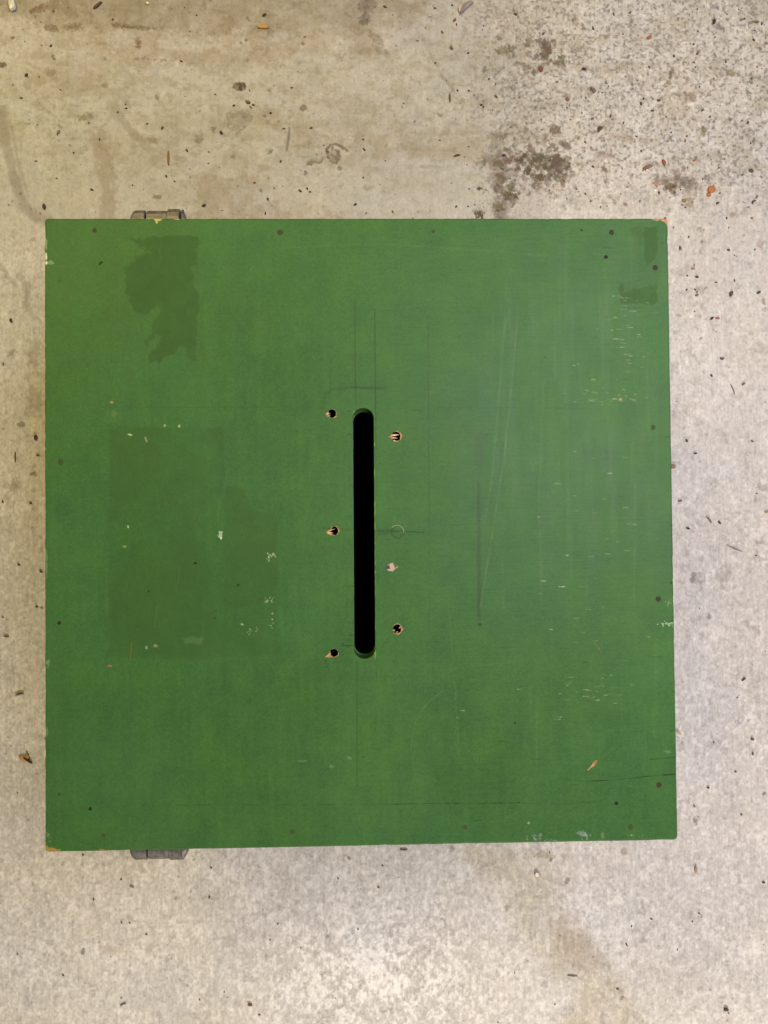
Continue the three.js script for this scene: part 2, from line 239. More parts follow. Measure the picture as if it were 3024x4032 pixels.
  for (let q = 0; q < 120; q++) { const x = rr(0, 3024), y = rr(3300, 4100), s = 2 + 4 * rnd() ** 3; F.blob(x, y, s, s, 0, seen(130, 118, 104), { alpha: rr(0.3, 0.7), rag: s, freq: 0.2 }); }
}
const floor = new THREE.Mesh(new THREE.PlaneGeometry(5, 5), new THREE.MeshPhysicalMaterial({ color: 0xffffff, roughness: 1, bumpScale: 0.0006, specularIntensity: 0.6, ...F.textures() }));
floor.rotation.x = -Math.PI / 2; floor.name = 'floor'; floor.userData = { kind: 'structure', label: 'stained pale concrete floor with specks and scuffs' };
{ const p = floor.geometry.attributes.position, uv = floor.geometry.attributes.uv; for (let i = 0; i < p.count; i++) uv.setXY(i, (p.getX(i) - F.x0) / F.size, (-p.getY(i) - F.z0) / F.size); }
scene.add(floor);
// ------------------------------------------------------------------ the box
const THK = 0.020;                             // lid thickness
const P = new Sheet(2048, -0.215, -0.215, 0.43, TOP);
const holes = [[1308, 1628, 15, 17], [1560, 1718, 17, 18], [1317, 2090, 16, 17], [1564, 2476, 18, 18], [1315, 2570, 16, 17]];
{
  const base = [0.0300, 0.0845, 0.0232];
  const wood = seen(184, 140, 98), woodD = seen(150, 100, 60), pencil = seen(48, 62, 46), ghost = [0.0255, 0.0640, 0.0165], pale = seen(150, 178, 128);
  P.each((i, x, z) => {
    const X = x * 1000, Z = z * 1000, k = i * 3;
    const big = fbm(X / 70 + 3, Z / 90 + 8, 4), brush = fbm(X / 3.4 + 60, Z / 46 + 21, 3), grain = fbm(X / 24 + 14, Z / 1.0 + 44, 3), peel = fbm(X / 1.1 + 5, Z / 1.1 + 90, 2), hue = fbm(X / 48 + 44, Z / 52 + 71, 3);
    const cloud = fbm(X / 13 + 7, Z / 16 + 50, 4), tooth = vn(X / 0.62 + 3, Z / 0.62 + 8);
    const right = sm(-60, 60, X + 60 * (big - 0.5));
    const g = 1 + 0.18 * (big - 0.5) + 0.13 * (brush - 0.5) * (1 - 0.4 * right) + 0.12 * (grain - 0.5) * (0.4 + 0.8 * right) + 0.24 * (peel - 0.5) + 0.14 * (tooth - 0.5) + 0.24 * (cloud - 0.5);
    const h = (hue - 0.5) * 0.20 + (cloud - 0.5) * 0.18;
    P.c[k] = base[0] * g * (1 + h * 0.5); P.c[k + 1] = base[1] * g; P.c[k + 2] = base[2] * g * (1 - h * 1.4);
    P.ro[i] = 0.47 + 0.16 * (big - 0.5) + 0.14 * (brush - 0.5) + 0.1 * (peel - 0.5);
    const crack = sm(0.66, 0.78, grain) * right;
    P.hi[i] = 0.62 + 0.28 * (grain - 0.5) * (0.35 + right) + 0.20 * (peel - 0.5) + 0.12 * (brush - 0.5) - 0.16 * crack;
    if (crack > 0) P.mix(i, [0.022, 0.062, 0.018], crack * 0.35, {});
  });
  const Z1 = (ox, oy, s) => (p) => [ox + p[0] / s, oy + p[1] / s];
  // residue of peeled labels
  const g1 = [[560, 225], [700, 232], [720, 215], [1050, 215], [1040, 330], [1040, 390], [1000, 420], [1020, 520], [1045, 600], [1060, 700], [1035, 760], [1045, 900], [1020, 1025], [975, 1015], [960, 950], [925, 935], [890, 985], [820, 1000], [800, 1035], [730, 1040], [720, 990], [780, 930], [800, 870], [770, 860], [745, 900], [700, 960], [690, 900], [740, 850], [750, 780], [790, 720], [780, 670], [700, 730], [620, 700], [600, 620], [570, 580], [570, 430], [640, 350], [730, 320], [690, 290], [600, 240]].map(Z1(150, 800, 1.659));
  P.poly(g1, ghost, { rag: 15, freq: 0.05, feather: 3, alpha: 0.85, patch: 0.25, pf: 0.03, rough: 0.6, seed: 2 });
  P.poly(g1, null, { mul: [0.94, 0.93, 0.9], rag: 14, freq: 0.03, feather: 8, alpha: 0.8, patch: 0.5, pf: 0.02, seed: 4 });
  P.poly([[590, 720], [680, 740], [700, 900], [620, 850]].map(Z1(150, 800, 1.659)), ghost, { alpha: 0.25, rag: 14, patch: 0.7, pf: 0.05 });
  P.poly([[1060, 700], [1090, 640], [1060, 880], [1120, 1030], [1040, 1000]].map(Z1(150, 800, 1.659)), ghost, { alpha: 0.3, rag: 10, patch: 0.4, pf: 0.05 });
  const zb = Z1(400, 1550, 2.011), g2 = [[65, 290], [130, 258], [480, 262], [965, 270], [965, 760], [1060, 700], [1130, 760], [1160, 870], [1260, 830], [1300, 930], [1390, 960], [1395, 1150], [1402, 2060], [900, 2092], [60, 2088], [50, 1290], [210, 1230], [230, 1060], [60, 1010]].map(zb);
  P.poly(g2, ghost, { rag: 6, freq: 0.05, feather: 6, alpha: 0.46, patch: 0.6, pf: 0.018, rough: 0.55, seed: 6 });
  P.poly([[70, 300], [480, 280], [460, 600], [300, 800], [80, 980]].map(zb), ghost, { rag: 22, freq: 0.02, feather: 10, alpha: 0.45, patch: 0.3, pf: 0.015, seed: 7 });
  P.poly([[830, 275], [965, 275], [960, 480], [930, 400]].map(zb), ghost, { rag: 10, feather: 6, alpha: 0.45, seed: 8 });
  P.poly([[975, 740], [1130, 760], [1160, 900], [1390, 980], [1395, 1500], [1300, 1640], [1000, 1700], [960, 1100]].map(zb), ghost, { rag: 14, freq: 0.03, feather: 6, alpha: 0.45, patch: 0.35, pf: 0.012, seed: 9 });
  P.poly([[60, 1500], [500, 1130], [800, 1160], [860, 1300], [900, 1900], [1395, 2000], [1395, 2060], [600, 2090], [70, 2080]].map(zb), ghost, { rag: 26, freq: 0.02, feather: 12, alpha: 0.4, patch: 0.3, pf: 0.012, seed: 10 });
  P.poly([[640, 1930], [800, 1930], [780, 1980], [650, 1975]].map(zb), pale, { rag: 12, feather: 6, alpha: 0.10 });
  const zc = Z1(2100, 800, 1.795);
  P.poly([[680, 175], [740, 158], [775, 185], [770, 300], [745, 300], [735, 225], [690, 195]].map(zc), ghost, { rag: 7, feather: 2, alpha: 0.55, patch: 0.3, pf: 0.05 });
  P.poly([[780, 168], [865, 166], [880, 180], [880, 350], [850, 400], [800, 440], [782, 350]].map(zc), ghost, { rag: 7, feather: 2.5, alpha: 0.9, patch: 0.2, pf: 0.05, rough: 0.6 });
  P.poly([[600, 580], [625, 570], [640, 625], [700, 608], [850, 580], [880, 560], [878, 700], [850, 715], [615, 712]].map(zc), ghost, { rag: 9, feather: 2.5, alpha: 0.85, patch: 0.35, pf: 0.04, rough: 0.6 });
  P.poly([[690, 165], [880, 165], [880, 715], [605, 715], [610, 560], [740, 540]].map(zc), ghost, { rag: 14, feather: 6, alpha: 0.42, patch: 0.6, pf: 0.04 });
  P.poly([[620, 570], [700, 600], [680, 660], [620, 660]].map(zc), ghost, { rag: 14, feather: 4, alpha: 0.2 });
  // pencil lines and rubbed outlines
  const pen = (pts, o) => P.line(pts, pencil, { w: 3, feather: 1.2, alpha: 0.55, freq: 0.02, ...o });
  pen([[1396, 1170], [1398, 1400], [1400, 1605]], { alpha: 0.6, fade1: 0.05 }); pen([[1475, 1215], [1477, 1500], [1480, 1760]], { alpha: 0.7, w: 3.5 }); pen([[1480, 1760], [1486, 2300]], { alpha: 0.3 });
  pen([[1405, 2600], [1405, 2900], [1406, 3098]], { alpha: 0.6 }); pen([[1480, 2600], [1482, 2680]], { alpha: 0.35 }); pen([[1686, 1280], [1687, 1650], [1690, 2060]], { alpha: 0.5, broken: 0.4 }); pen([[1690, 2060], [1690, 2500]], { alpha: 0.2, broken: 0.5 });
  pen([[400, 1602], [800, 1603], [1300, 1601]], { alpha: 0.35, broken: 0.6, freq: 0.008 }); pen([[1560, 1603], [2000, 1605], [2300, 1606]], { alpha: 0.35, broken: 0.7, freq: 0.008 });
  pen([[1487, 2089], [1540, 2090], [1580, 2092]], { w: 8, feather: 3, alpha: 0.55 }); pen([[1488, 2103], [1510, 2100], [1534, 2098]], { w: 5, feather: 2, alpha: 0.45 }); pen([[1590, 2092], [1630, 2094], [1668, 2096]], { w: 4.5, alpha: 0.85 }); pen([[1250, 2078], [1300, 2080], [1372, 2086]], { w: 6, feather: 3, alpha: 0.3 });
  pen([[1272, 1580], [1280, 1555], [1305, 1535], [1345, 1526], [1400, 1524]], { w: 12, feather: 6, alpha: 0.28 }); pen([[1385, 1524], [1450, 1527], [1548, 1528]], { w: 9, feather: 4, alpha: 0.55, fade1: 0.4 }); pen([[1275, 1585], [1270, 1620]], { w: 10, feather: 6, alpha: 0.2 });
  pen([[1283, 2592], [1284, 2615], [1296, 2640]], { w: 3, alpha: 0.4 }); pen([[1280, 2610], [1310, 2660], [1400, 2668], [1620, 2662]], { w: 5, feather: 3, alpha: 0.14 });
  P.line([[1890, 1660], [1888, 1900]], pencil, { w: 30, feather: 14, alpha: 0.22, fade: 0.3 }); P.line([[1884, 1880], [1885, 2200], [1886, 2455]], pencil, { w: 13, feather: 6, alpha: 0.42, fade: 0.06 }); P.blob(1888, 2458, 7, 6, 0, pencil, { alpha: 0.8, rag: 3 });
  for (const [a, y, b, al] of [[1366, 1709, 1388, 0.8], [1362, 1618, 1385, 0.4], [1376, 1910, 1388, 0.5], [1370, 2034, 1390, 0.35], [1374, 2306, 1392, 0.4], [1372, 2450, 1390, 0.4], [1374, 2500, 1389, 0.9], [1368, 2520, 1386, 0.4], [1350, 2541, 1388, 0.95], [1340, 2545, 1352, 0.4]]) pen([[a, y], [b, y + 1]], { alpha: al, w: 4 });
  pen([[1347, 2531], [1353, 2541]], { w: 5, alpha: 0.85 });
  P.line([[1540, 2094]].concat([...Array(25)].map((_, q) => [1563 + 24 * Math.cos(3.14 + q / 24 * 6.283), 2094 + 24 * Math.sin(3.14 + q / 24 * 6.283)])), pencil, { w: 4, feather: 1.5, alpha: 0.55 });
  P.line([...Array(9)].map((_, q) => [1563 + 26 * Math.cos(3.9 + q / 8 * 2.4), 2094 + 26 * Math.sin(3.9 + q / 8 * 2.4)]), pale, { w: 4, feather: 1.5, alpha: 0.45 });
  // cracks in the paint along the grain
  const crk = (pts, o) => P.line(pts, seen(36, 50, 26), { w: 3.5, feather: 1.5, alpha: 0.8, broken: 0.75, freq: 0.014, wob: 3, dh: -0.12, ...o });
  crk([[1380, 3166], [1560, 3166], [1700, 3163], [1850, 3163], [2045, 3160]]); crk([[2010, 3160], [2200, 3167], [2340, 3156]], { alpha: 0.5 }); crk([[2200, 3062], [2250, 3070], [2300, 3076], [2430, 3070], [2560, 3055], [2664, 3047]]); crk([[2560, 2990], [2662, 2980]], { alpha: 0.5 });
  crk([[176, 2160], [230, 2163]], { broken: 0.2 }); crk([[178, 2172], [200, 2172]], { broken: 0 }); crk([[2620, 1720], [2650, 1718]], { broken: 0.1 }); crk([[2640, 2295], [2652, 2290]], { broken: 0 }); crk([[560, 3170], [1380, 3167]], { alpha: 0.25 });
  for (let q = 0; q < 170; q++) { const x = rr(1500, 2600), y = rr(900, 3250), l = rr(12, 70); crk([[x, y], [x + l / 2, y + rr(-1, 1)], [x + l, y + rr(-2, 2)]], { alpha: rr(0.12, 0.4), w: 2.2 }); }
  for (let q = 0; q < 26; q++) { const y = rr(900, 3280), l = rr(8, 34); crk([[2668 - l, y], [2668, y + rr(-3, 3)]], { alpha: rr(0.2, 0.6), w: 2.5, broken: 0 }); }
  // scratches
  const scr = (pts, al, o) => P.line(pts, pale, { w: 4, feather: 2, alpha: al * 0.36, freq: 0.02, broken: 0.5, wob: 2, ...o });
  scr([[2040, 1200], [2020, 1450], [1985, 1800], [1930, 2150], [1890, 2400]], 0.22, { w: 7 }); scr([[1990, 1250], [1960, 1600], [1935, 1900], [1905, 2060]], 0.16, { w: 9 }); scr([[2140, 1500], [2120, 2000], [2135, 2400]], 0.12, { w: 9 }); scr([[2500, 1900], [2495, 2350]], 0.14, { w: 8 });
  scr([[1745, 2718], [1690, 2760], [1650, 2810], [1625, 2870], [1618, 2950]], 0.28, { w: 4, broken: 0.2 }); scr([[1618, 2950], [1635, 3050], [1700, 3100]], 0.1); scr([[1790, 2860], [1840, 2950], [1880, 3000]], 0.14); scr([[1100, 975], [1500, 960], [1900, 985], [2200, 1010]], 0.14, { w: 6 }); scr([[1730, 2640], [2060, 2600]], 0.12); scr([[1760, 2300], [1790, 2700], [1810, 3000]], 0.13, { w: 6 }); scr([[2230, 900], [2225, 1400], [2240, 2200]], 0.10, { w: 16, feather: 6 });
  for (let q = 0; q < 90; q++) { const x = rr(190, 1150), y = rr(880, 3300), l = rr(20, 110), s = rr(-0.25, 0.3); scr([[x, y], [x + l * s * 0.5, y + l * 0.5], [x + l * s, y + l]], rr(0.05, 0.16), { w: rr(2.5, 5) }); }
  for (let q = 0; q < 50; q++) { const x = rr(1900, 2600), y = rr(900, 3200), l = rr(80, 400); scr([[x, y], [x + rr(-8, 8), y + l]], rr(0.04, 0.10), { w: rr(4, 14), feather: 5 }); }
  // chips through the paint, along the grain on the clasp-free half
  const tick = (x, y, l, s, al, c) => P.line([[x - l / 2, y - l * s / 2], [x + l / 2, y + l * s / 2]], c, { w: rr(2, 3.4), feather: 1, alpha: al, broken: 0.35, freq: 0.12, wob: 2, dh: -0.06 });
  const tan = seen(188, 184, 130), tan2 = seen(206, 170, 118), paleGreen = seen(170, 196, 150);  // thin chips are mostly pale green
  const clusters = [[2470, 1290, 70, 100, 24, 0.04], [2370, 1565, 110, 26, 30, 0.2], [2330, 2720, 110, 45, 34, 0.02], [2350, 2050, 160, 330, 22, 0.0], [2480, 1430, 70, 60, 9, 0], [2180, 2820, 30, 12, 5, 0.02], [2480, 1200, 40, 26, 8, 0.1], [2300, 2480, 200, 140, 12, 0]];
  const gauss = () => (rnd() + rnd() + rnd() - 1.5) / 0.75;
  for (const [x, y, dx, dy, n, s] of clusters) for (let q = 0; q < n; q++) { const t = rnd(); tick(x + gauss() * dx, y + gauss() * dy, rr(5, 24), s + rr(-0.04, 0.04), rr(0.08, 0.36), t < 0.08 ? tan2 : t < 0.3 ? tan : paleGreen); }
  for (const [x, y, l] of [[2140, 2287, 20], [2210, 2309, 20], [2169, 2478, 12], [2400, 1863, 14], [2370, 2669, 8], [2260, 1438, 10], [2275, 1433, 10], [2232, 2186, 10], [2420, 1570, 16], [2442, 1572, 6], [2478, 1289, 26], [2425, 1334, 20], [2515, 1317, 10], [2352, 2756, 12], [1822, 2797, 16], [1800, 2826, 8], [2045, 2713, 20], [2212, 2310, 24]]) tick(x, y, l, 0, 0.55, seen(176, 192, 148));
  for (const [x, y, rx, ry, r, c, al] of [[2442, 1572, 5, 5, 0, wood, 0.9], [2337, 3008, 20, 5, -0.85, wood, 1], [2345, 3000, 12, 4, -0.6, woodD, 0.8], [2320, 3026, 10, 2.5, -0.8, wood, 0.9], [867, 2103, 8, 15, 0.1, seen(160, 186, 150), 0.8], [870, 2118, 3, 6, 0, seen(200, 214, 190), 0.9], [512, 1711, 9, 4, 0.2, seen(176, 186, 140), 0.9], [503, 2074, 3, 6, 0, seen(180, 190, 140), 0.8], [438, 1584, 7, 4, 0, wood, 0.8], [448, 1630, 10, 16, 0, seen(130, 145, 80), 0.2], [432, 2621, 9, 4, 0, seen(150, 120, 70), 0.8], [612, 2543, 10, 6, 0.2, seen(140, 150, 100), 0.6], [576, 2549, 5, 6, 0, seen(150, 170, 130), 0.7], [575, 1730, 4, 12, -0.3, seen(140, 160, 110), 0.6], [1375, 2985, 8, 6, 0.3, pale, 0.2], [1305, 3018, 10, 8, 0, pale, 0.2], [1190, 2995, 20, 4, 0, pale, 0.15], [2373, 3290, 6, 12, 0, pale, 0.22], [2080, 3240, 5, 5, 0, pale, 0.7], [2630, 2960, 18, 5, 0.1, pale, 0.2], [705, 1677, 4, 6, 0, tan, 0.8], [647, 1675, 5, 5, 0, pale, 0.6], [952, 2458, 5, 4, 0, pale, 0.7], [490, 2150, 8, 5, 0, seen(150, 160, 90), 0.5]]) P.blob(x, y, rx, ry, r, c, { alpha: al, rag: Math.min(rx, ry) * 0.9, freq: 0.2, dh: -0.1, feather: 1 });
  const speck = (x, y, dx, dy, n, c, al) => { for (let q = 0; q < n; q++) P.blob(x + gauss() * dx, y + gauss() * dy, rr(1.5, 5), rr(1.2, 3), rr(0, 3), c, { alpha: al * rr(0.5, 1), rag: 1.5, freq: 0.3, feather: 0.8 }); };
  speck(1068, 2185, 12, 16, 20, seen(170, 186, 150), 0.75); speck(1066, 2362, 14, 8, 12, seen(160, 178, 140), 0.7); speck(1070, 2440, 6, 24, 8, seen(170, 186, 150), 0.7); speck(1000, 2485, 30, 14, 10, pale, 0.6);
  speck(2625, 2458, 24, 8, 22, seen(170, 190, 150), 0.8); speck(2300, 3288, 22, 12, 26, seen(150, 160, 150), 0.6); speck(2110, 3296, 22, 12, 30, seen(140, 152, 146), 0.6); speck(2170, 3310, 30, 4, 14, seen(150, 160, 150), 0.5); speck(2500, 3290, 30, 4, 8, pale, 0.4); speck(2636, 2370, 10, 16, 10, pale, 0.4);
  P.blob(2295, 3284, 22, 8, 0.4, seen(140, 154, 146), { alpha: 0.4, rag: 6 });
  for (const [x, y, s, al] of [[769, 2217, 6, 0.95], [937, 2304, 6, 0.8], [584, 2328, 4, 0.8], [2028, 2846, 4, 0.9], [2145, 1406, 3, 0.8], [1430, 2980, 2.5, 0.7], [395, 1035, 7, 0.9], [2095, 2128, 3, 0.6], [850, 2406, 2.5, 0.8], [845, 2433, 2.5, 0.8], [235, 1106, 8, 0.25], [952, 2108, 3, 0.6]]) P.blob(x, y, s * 1.2, s * 0.8, -0.5, seen(26, 36, 18), { alpha: al, rag: s * 0.5, feather: 1, dh: -0.2 });
  P.line([[390, 1042], [402, 1030]], seen(26, 36, 18), { w: 5, alpha: 0.9 });
  P.line([[518, 2530], [512, 2600]], woodD, { w: 2.5, alpha: 0.5 }); P.line([[2340, 2530], [2370, 2570]], woodD, { w: 3, alpha: 0.4, wob: 3 });
  // worn edges: bare wood and primer where the paint is knocked off
  P.poly([[2555, 850], [2640, 850], [2640, 905], [2622, 880], [2600, 868], [2565, 864]], wood, { rag: 7, feather: 1.5, freq: 0.08, alpha: 0.85, dh: -0.1 }); P.poly([[170, 3320], [190, 3338], [235, 3346], [235, 3366], [170, 3370]], seen(170, 136, 70), { rag: 8, feather: 2, alpha: 0.8 }); P.poly([[390, 3342], [412, 3342], [410, 3360], [392, 3360]], seen(150, 110, 70), { rag: 4, alpha: 0.7 });
  P.blob(620, 862, 16, 7, 0, seen(190, 180, 110), { alpha: 0.9, rag: 6 }); P.blob(617, 872, 5, 9, 0, seen(184, 176, 104), { alpha: 0.8, rag: 4 }); P.blob(694, 860, 13, 7, 0, seen(196, 160, 104), { alpha: 0.9, rag: 5 });
  P.blob(180, 1008, 5, 14, 0, seen(220, 220, 196), { alpha: 0.95, rag: 3 }); P.blob(182, 1034, 4, 7, 0, seen(230, 230, 206), { alpha: 0.95, rag: 2 }); P.blob(196, 1034, 14, 8, 0, pale, { alpha: 0.4, rag: 5 }); P.blob(181, 960, 4, 22, 0, seen(150, 166, 130), { alpha: 0.7, rag: 3 }); P.blob(182, 2220, 5, 60, 0, pale, { alpha: 0.35, rag: 4, patch: 0.5, pf: 0.1 }); P.blob(188, 2610, 6, 18, 0.2, pale, { alpha: 0.4, rag: 9, freq: 0.12, patch: 0.6, pf: 0.12 }); P.blob(188, 3290, 8, 26, -0.3, pale, { alpha: 0.35, rag: 12, freq: 0.12, patch: 0.8, pf: 0.14 }); P.blob(184, 2880, 4, 20, 0, pale, { alpha: 0.3, rag: 3 });
  const edge = (a, b, n, c, w) => { for (let q = 0; q < n; q++) { const t = rnd(), x = a[0] + (b[0] - a[0]) * t, y = a[1] + (b[1] - a[1]) * t, ver = Math.abs(b[1] - a[1]) > Math.abs(b[0] - a[0]), l = rr(2, 16); P.blob(x, y, ver ? rr(1.5, w) : l, ver ? l : rr(1.5, w), 0, c, { alpha: rr(0.2, 0.7), rag: 2.5, freq: 0.2, feather: 1 }); } };
  edge([176, 870], [178, 3350], 70, pale, 4); edge([180, 860], [2620, 860], 60, seen(150, 150, 90), 3); edge([2632, 870], [2668, 3300], 60, seen(110, 140, 90), 4); edge([180, 3354], [2660, 3308], 60, seen(130, 132, 80), 3);
  edge([1393, 1620], [1399, 2580], 30, seen(116, 150, 96), 4); edge([1472, 1620], [1477, 2580], 30, seen(112, 160, 84), 4);  // lighter green flecks along both slot rims
  // bare fibre round the drilled holes, and the chipped plug of filler
  for (const [x, y, rx] of [[1308, 1628, 16.5], [1561, 1717, 20], [1318, 2089, 18.5], [1565, 2476, 20], [1315, 2570, 17]]) P.blob(x, y, rx, rx, 0, wood, { alpha: 0.9, rag: 6, freq: 0.1, feather: 1.5, dh: -0.1 });
  P.poly([[1283, 1630], [1288, 1623], [1300, 1622], [1300, 1640], [1290, 1638]], seen(190, 150, 110), { rag: 6, feather: 1.5, freq: 0.12 }); P.poly([[1532, 1718], [1542, 1711], [1562, 1712], [1560, 1726], [1540, 1727]], wood, { rag: 5, feather: 1.5, freq: 0.12 }); P.poly([[1284, 2094], [1298, 2087], [1316, 2078], [1316, 2104], [1302, 2104], [1290, 2100]], wood, { rag: 5, feather: 1.5, freq: 0.12 }); P.poly([[1284, 2587], [1290, 2574], [1304, 2562], [1306, 2584], [1292, 2590]], seen(190, 140, 96), { rag: 6, feather: 1.5, freq: 0.12 });
  P.poly([[1517, 2230], [1530, 2222], [1545, 2216], [1552, 2224], [1562, 2222], [1564, 2234], [1553, 2240], [1546, 2248], [1530, 2248], [1520, 2240]], seen(178, 162, 144), { rag: 4, feather: 1.2, freq: 0.12, rough: 0.8 }); P.poly([[1519, 2228], [1534, 2224], [1536, 2240], [1520, 2240]], seen(52, 46, 50), { rag: 5, feather: 1, alpha: 0.9 }); P.poly([[1552, 2224], [1565, 2222], [1562, 2234], [1552, 2234]], seen(66, 60, 56), { rag: 4, feather: 1, alpha: 0.85 });
}
const paint = new THREE.MeshPhysicalMaterial({ color: 0xffffff, roughness: 1, bumpScale: 0.00014, specularIntensity: 0.19, ...P.textures() });
const bareWood = new THREE.MeshStandardMaterial({ color: new THREE.Color().setRGB(0.42, 0.25, 0.12), roughness: 0.85 });
const ply = new THREE.MeshStandardMaterial({ color: new THREE.Color().setRGB(0.40, 0.27, 0.16), roughness: 0.9 });
// level uv in metres on faces that look up, (along, down) on the edges
function paintUV(g) {
  g = g.index ? g.toNonIndexed() : g;
  const p = g.attributes.position, n = new Float32Array(p.count * 2), a = new THREE.Vector3(), b = new THREE.Vector3(), c = new THREE.Vector3();
  for (let i = 0; i < p.count; i += 3) {
    a.fromBufferAttribute(p, i); b.fromBufferAttribute(p, i + 1); c.fromBufferAttribute(p, i + 2);
    const nn = b.clone().sub(a).cross(c.clone().sub(a)).normalize(), flat = Math.abs(nn.y) > 0.3;
    [a, b, c].forEach((v, q) => {
      const s = flat ? [v.x, v.z] : Math.abs(nn.x) > 0.7 ? [-0.02 + (v.y - TOP) * 0.6, v.z * 0.6 - 0.06] : [v.x * 0.6 - 0.03, 0.14 + (v.y - TOP) * 0.6];
      n[(i + q) * 2] = (s[0] - P.x0) / P.size; n[(i + q) * 2 + 1] = (s[1] - P.z0) / P.size;
    });
  }
  g.setAttribute('uv', new THREE.BufferAttribute(n, 2)); return g;
}
const box = new THREE.Group(); box.name = 'wooden_box'; scene.add(box);
box.userData = { label: 'square green painted wooden box with long slot in its lid, on the concrete', category: 'box' };
const part = (name, g, m, parent = box) => { const o = new THREE.Mesh(g, m); o.name = name; parent.add(o); return o; };
let lid;
{
  const bev = 0.0011;
  // outline with slightly worn, uneven edges and its own corner rounding (x, -z so that it extrudes upwards)
  const C = [[175, 859, 0.0016], [2630, 859, 0.0008], [2669, 3308, 0.0020], [177, 3356, 0.0014]].map(([x, y, r]) => [...at(x, y, TOP), r]);
  const pts = [];
  for (let q = 0; q < 4; q++) {
    const p = C[q], n = C[(q + 1) % 4], pr = C[(q + 3) % 4], u = [n[0] - p[0], n[1] - p[1]], w = [pr[0] - p[0], pr[1] - p[1]], lu = Math.hypot(...u), lw = Math.hypot(...w);
    const du = [u[0] / lu, u[1] / lu], dw = [w[0] / lw, w[1] / lw];
    for (let k = 0; k <= 5; k++) { const t = k / 5, a = [p[0] + dw[0] * p[2], p[1] + dw[1] * p[2]], b = [p[0] + du[0] * p[2], p[1] + du[1] * p[2]], s = (1 - t) ** 2, m = 2 * t * (1 - t), e = t * t; pts.push([a[0] * s + p[0] * m + b[0] * e, a[1] * s + p[1] * m + b[1] * e]); }
    const N = 90; for (let k = 1; k < N; k++) {
      const t = 0.012 + 0.976 * k / N, x = p[0] + u[0] * t, z = p[1] + u[1] * t, nn = [-du[1], du[0]];   // inward
      const d = 0.00015 * (fbm(t * 30 + q * 31, 3, 3) - 0.4) * 2 + 0.0003 * sm(0.8, 0.9, vn(t * 60 + q * 13, 8)); pts.push([x + nn[0] * d, z + nn[1] * d]);
    }
  }
  const ctr = [0, 0], inset = (p) => { const l = Math.max(Math.abs(p[0]), Math.abs(p[1])); return [p[0] * (1 - bev / l), p[1] * (1 - bev / l)]; };
  const V = (p) => new THREE.Vector2(p[0], -p[1]);
  const shape = new THREE.Shape(pts.map(inset).map(V));
  // slot (its round ends a little larger than its width is long)
  const sT = at(1430, 1648, TOP), sB = at(1436, 2553, TOP), rT = 0.5 * (at(1472, 1700, TOP)[0] - at(1390, 1700, TOP)[0]) + bev * 0.15, slot = [];
  for (let k = 0; k <= 20; k++) { const t = Math.PI * k / 20; slot.push([sT[0] - Math.cos(t) * rT, sT[1] - Math.sin(t) * rT]); }
  for (let k = 1; k < 40; k++) { const t = k / 40; slot.push([sT[0] + rT + (sB[0] - sT[0]) * t + 0.0002 * (fbm(t * 30, 5, 3) - 0.5), sT[1] + (sB[1] - sT[1]) * t]); }
  for (let k = 0; k <= 20; k++) { const t = Math.PI * k / 20; slot.push([sB[0] + Math.cos(t) * rT, sB[1] + Math.sin(t) * rT * 0.98]); }
  for (let k = 1; k < 40; k++) { const t = 1 - k / 40; slot.push([sT[0] - rT + (sB[0] - sT[0]) * t + 0.0002 * (fbm(t * 30 + 50, 5, 3) - 0.5), sT[1] + (sB[1] - sT[1]) * t]); }
  shape.holes.push(new THREE.Path(slot.map(V)));
  for (const [x, y, rx, ry] of holes) {
    const c = at(x, y, TOP), h = []; for (let k = 0; k < 22; k++) { const t = k / 22 * 6.2832, w = 1 + 0.20 * (fbm(Math.cos(t) * 1.6 + x * 0.1, Math.sin(t) * 1.6 + y * 0.1, 3) - 0.5) * 2; h.push([c[0] + Math.cos(t) * rx * P.mpp * w * 0.98, c[1] + Math.sin(t) * ry * P.mpp * w * 0.98]); }
    shape.holes.push(new THREE.Path(h.map(V)));
  }
  const g = new THREE.ExtrudeGeometry(shape, { depth: THK - bev * 2, bevelEnabled: true, bevelThickness: bev, bevelSize: bev, bevelSegments: 3, steps: 1 });
  g.rotateX(-Math.PI / 2); g.computeBoundingBox(); g.translate(0, TOP - g.boundingBox.max.y, 0);
  lid = part('lid', paintUV(g), paint);
  // walls and floor of the hollow box
  const T = 0.018, e = 0.0012, H = TOP - THK - 0.0004;
  const wall = (w, d, x, z) => { const b = new RoundedBoxGeometry(w, H, d, 2, 0.0012); b.translate(x, H / 2 + 0.001, z); const o = part('side_panel', paintUV(b), paint); return o; };
  const S = BOX - 2 * e;
  wall(S, T, 0, -S / 2 + T / 2); wall(S, T, 0, S / 2 - T / 2); wall(T, S - 2 * T - 0.0004, -S / 2 + T / 2, 0); wall(T, S - 2 * T - 0.0004, S / 2 - T / 2, 0);
  const bt = new RoundedBoxGeometry(S - 2 * T - 0.001, 0.012, S - 2 * T - 0.001, 2, 0.001); bt.translate(0, 0.0075, 0); part('base_panel', bt, ply);
  // nail heads, sunk a little and rusty
  const nailM = [[0.040, 0.032, 0.016], [0.028, 0.024, 0.013], [0.030, 0.046, 0.016], [0.014, 0.013, 0.009]].map((c) => new THREE.MeshPhysicalMaterial({ color: new THREE.Color().setRGB(...c), roughness: 0.8, specularIntensity: 0.25 }));
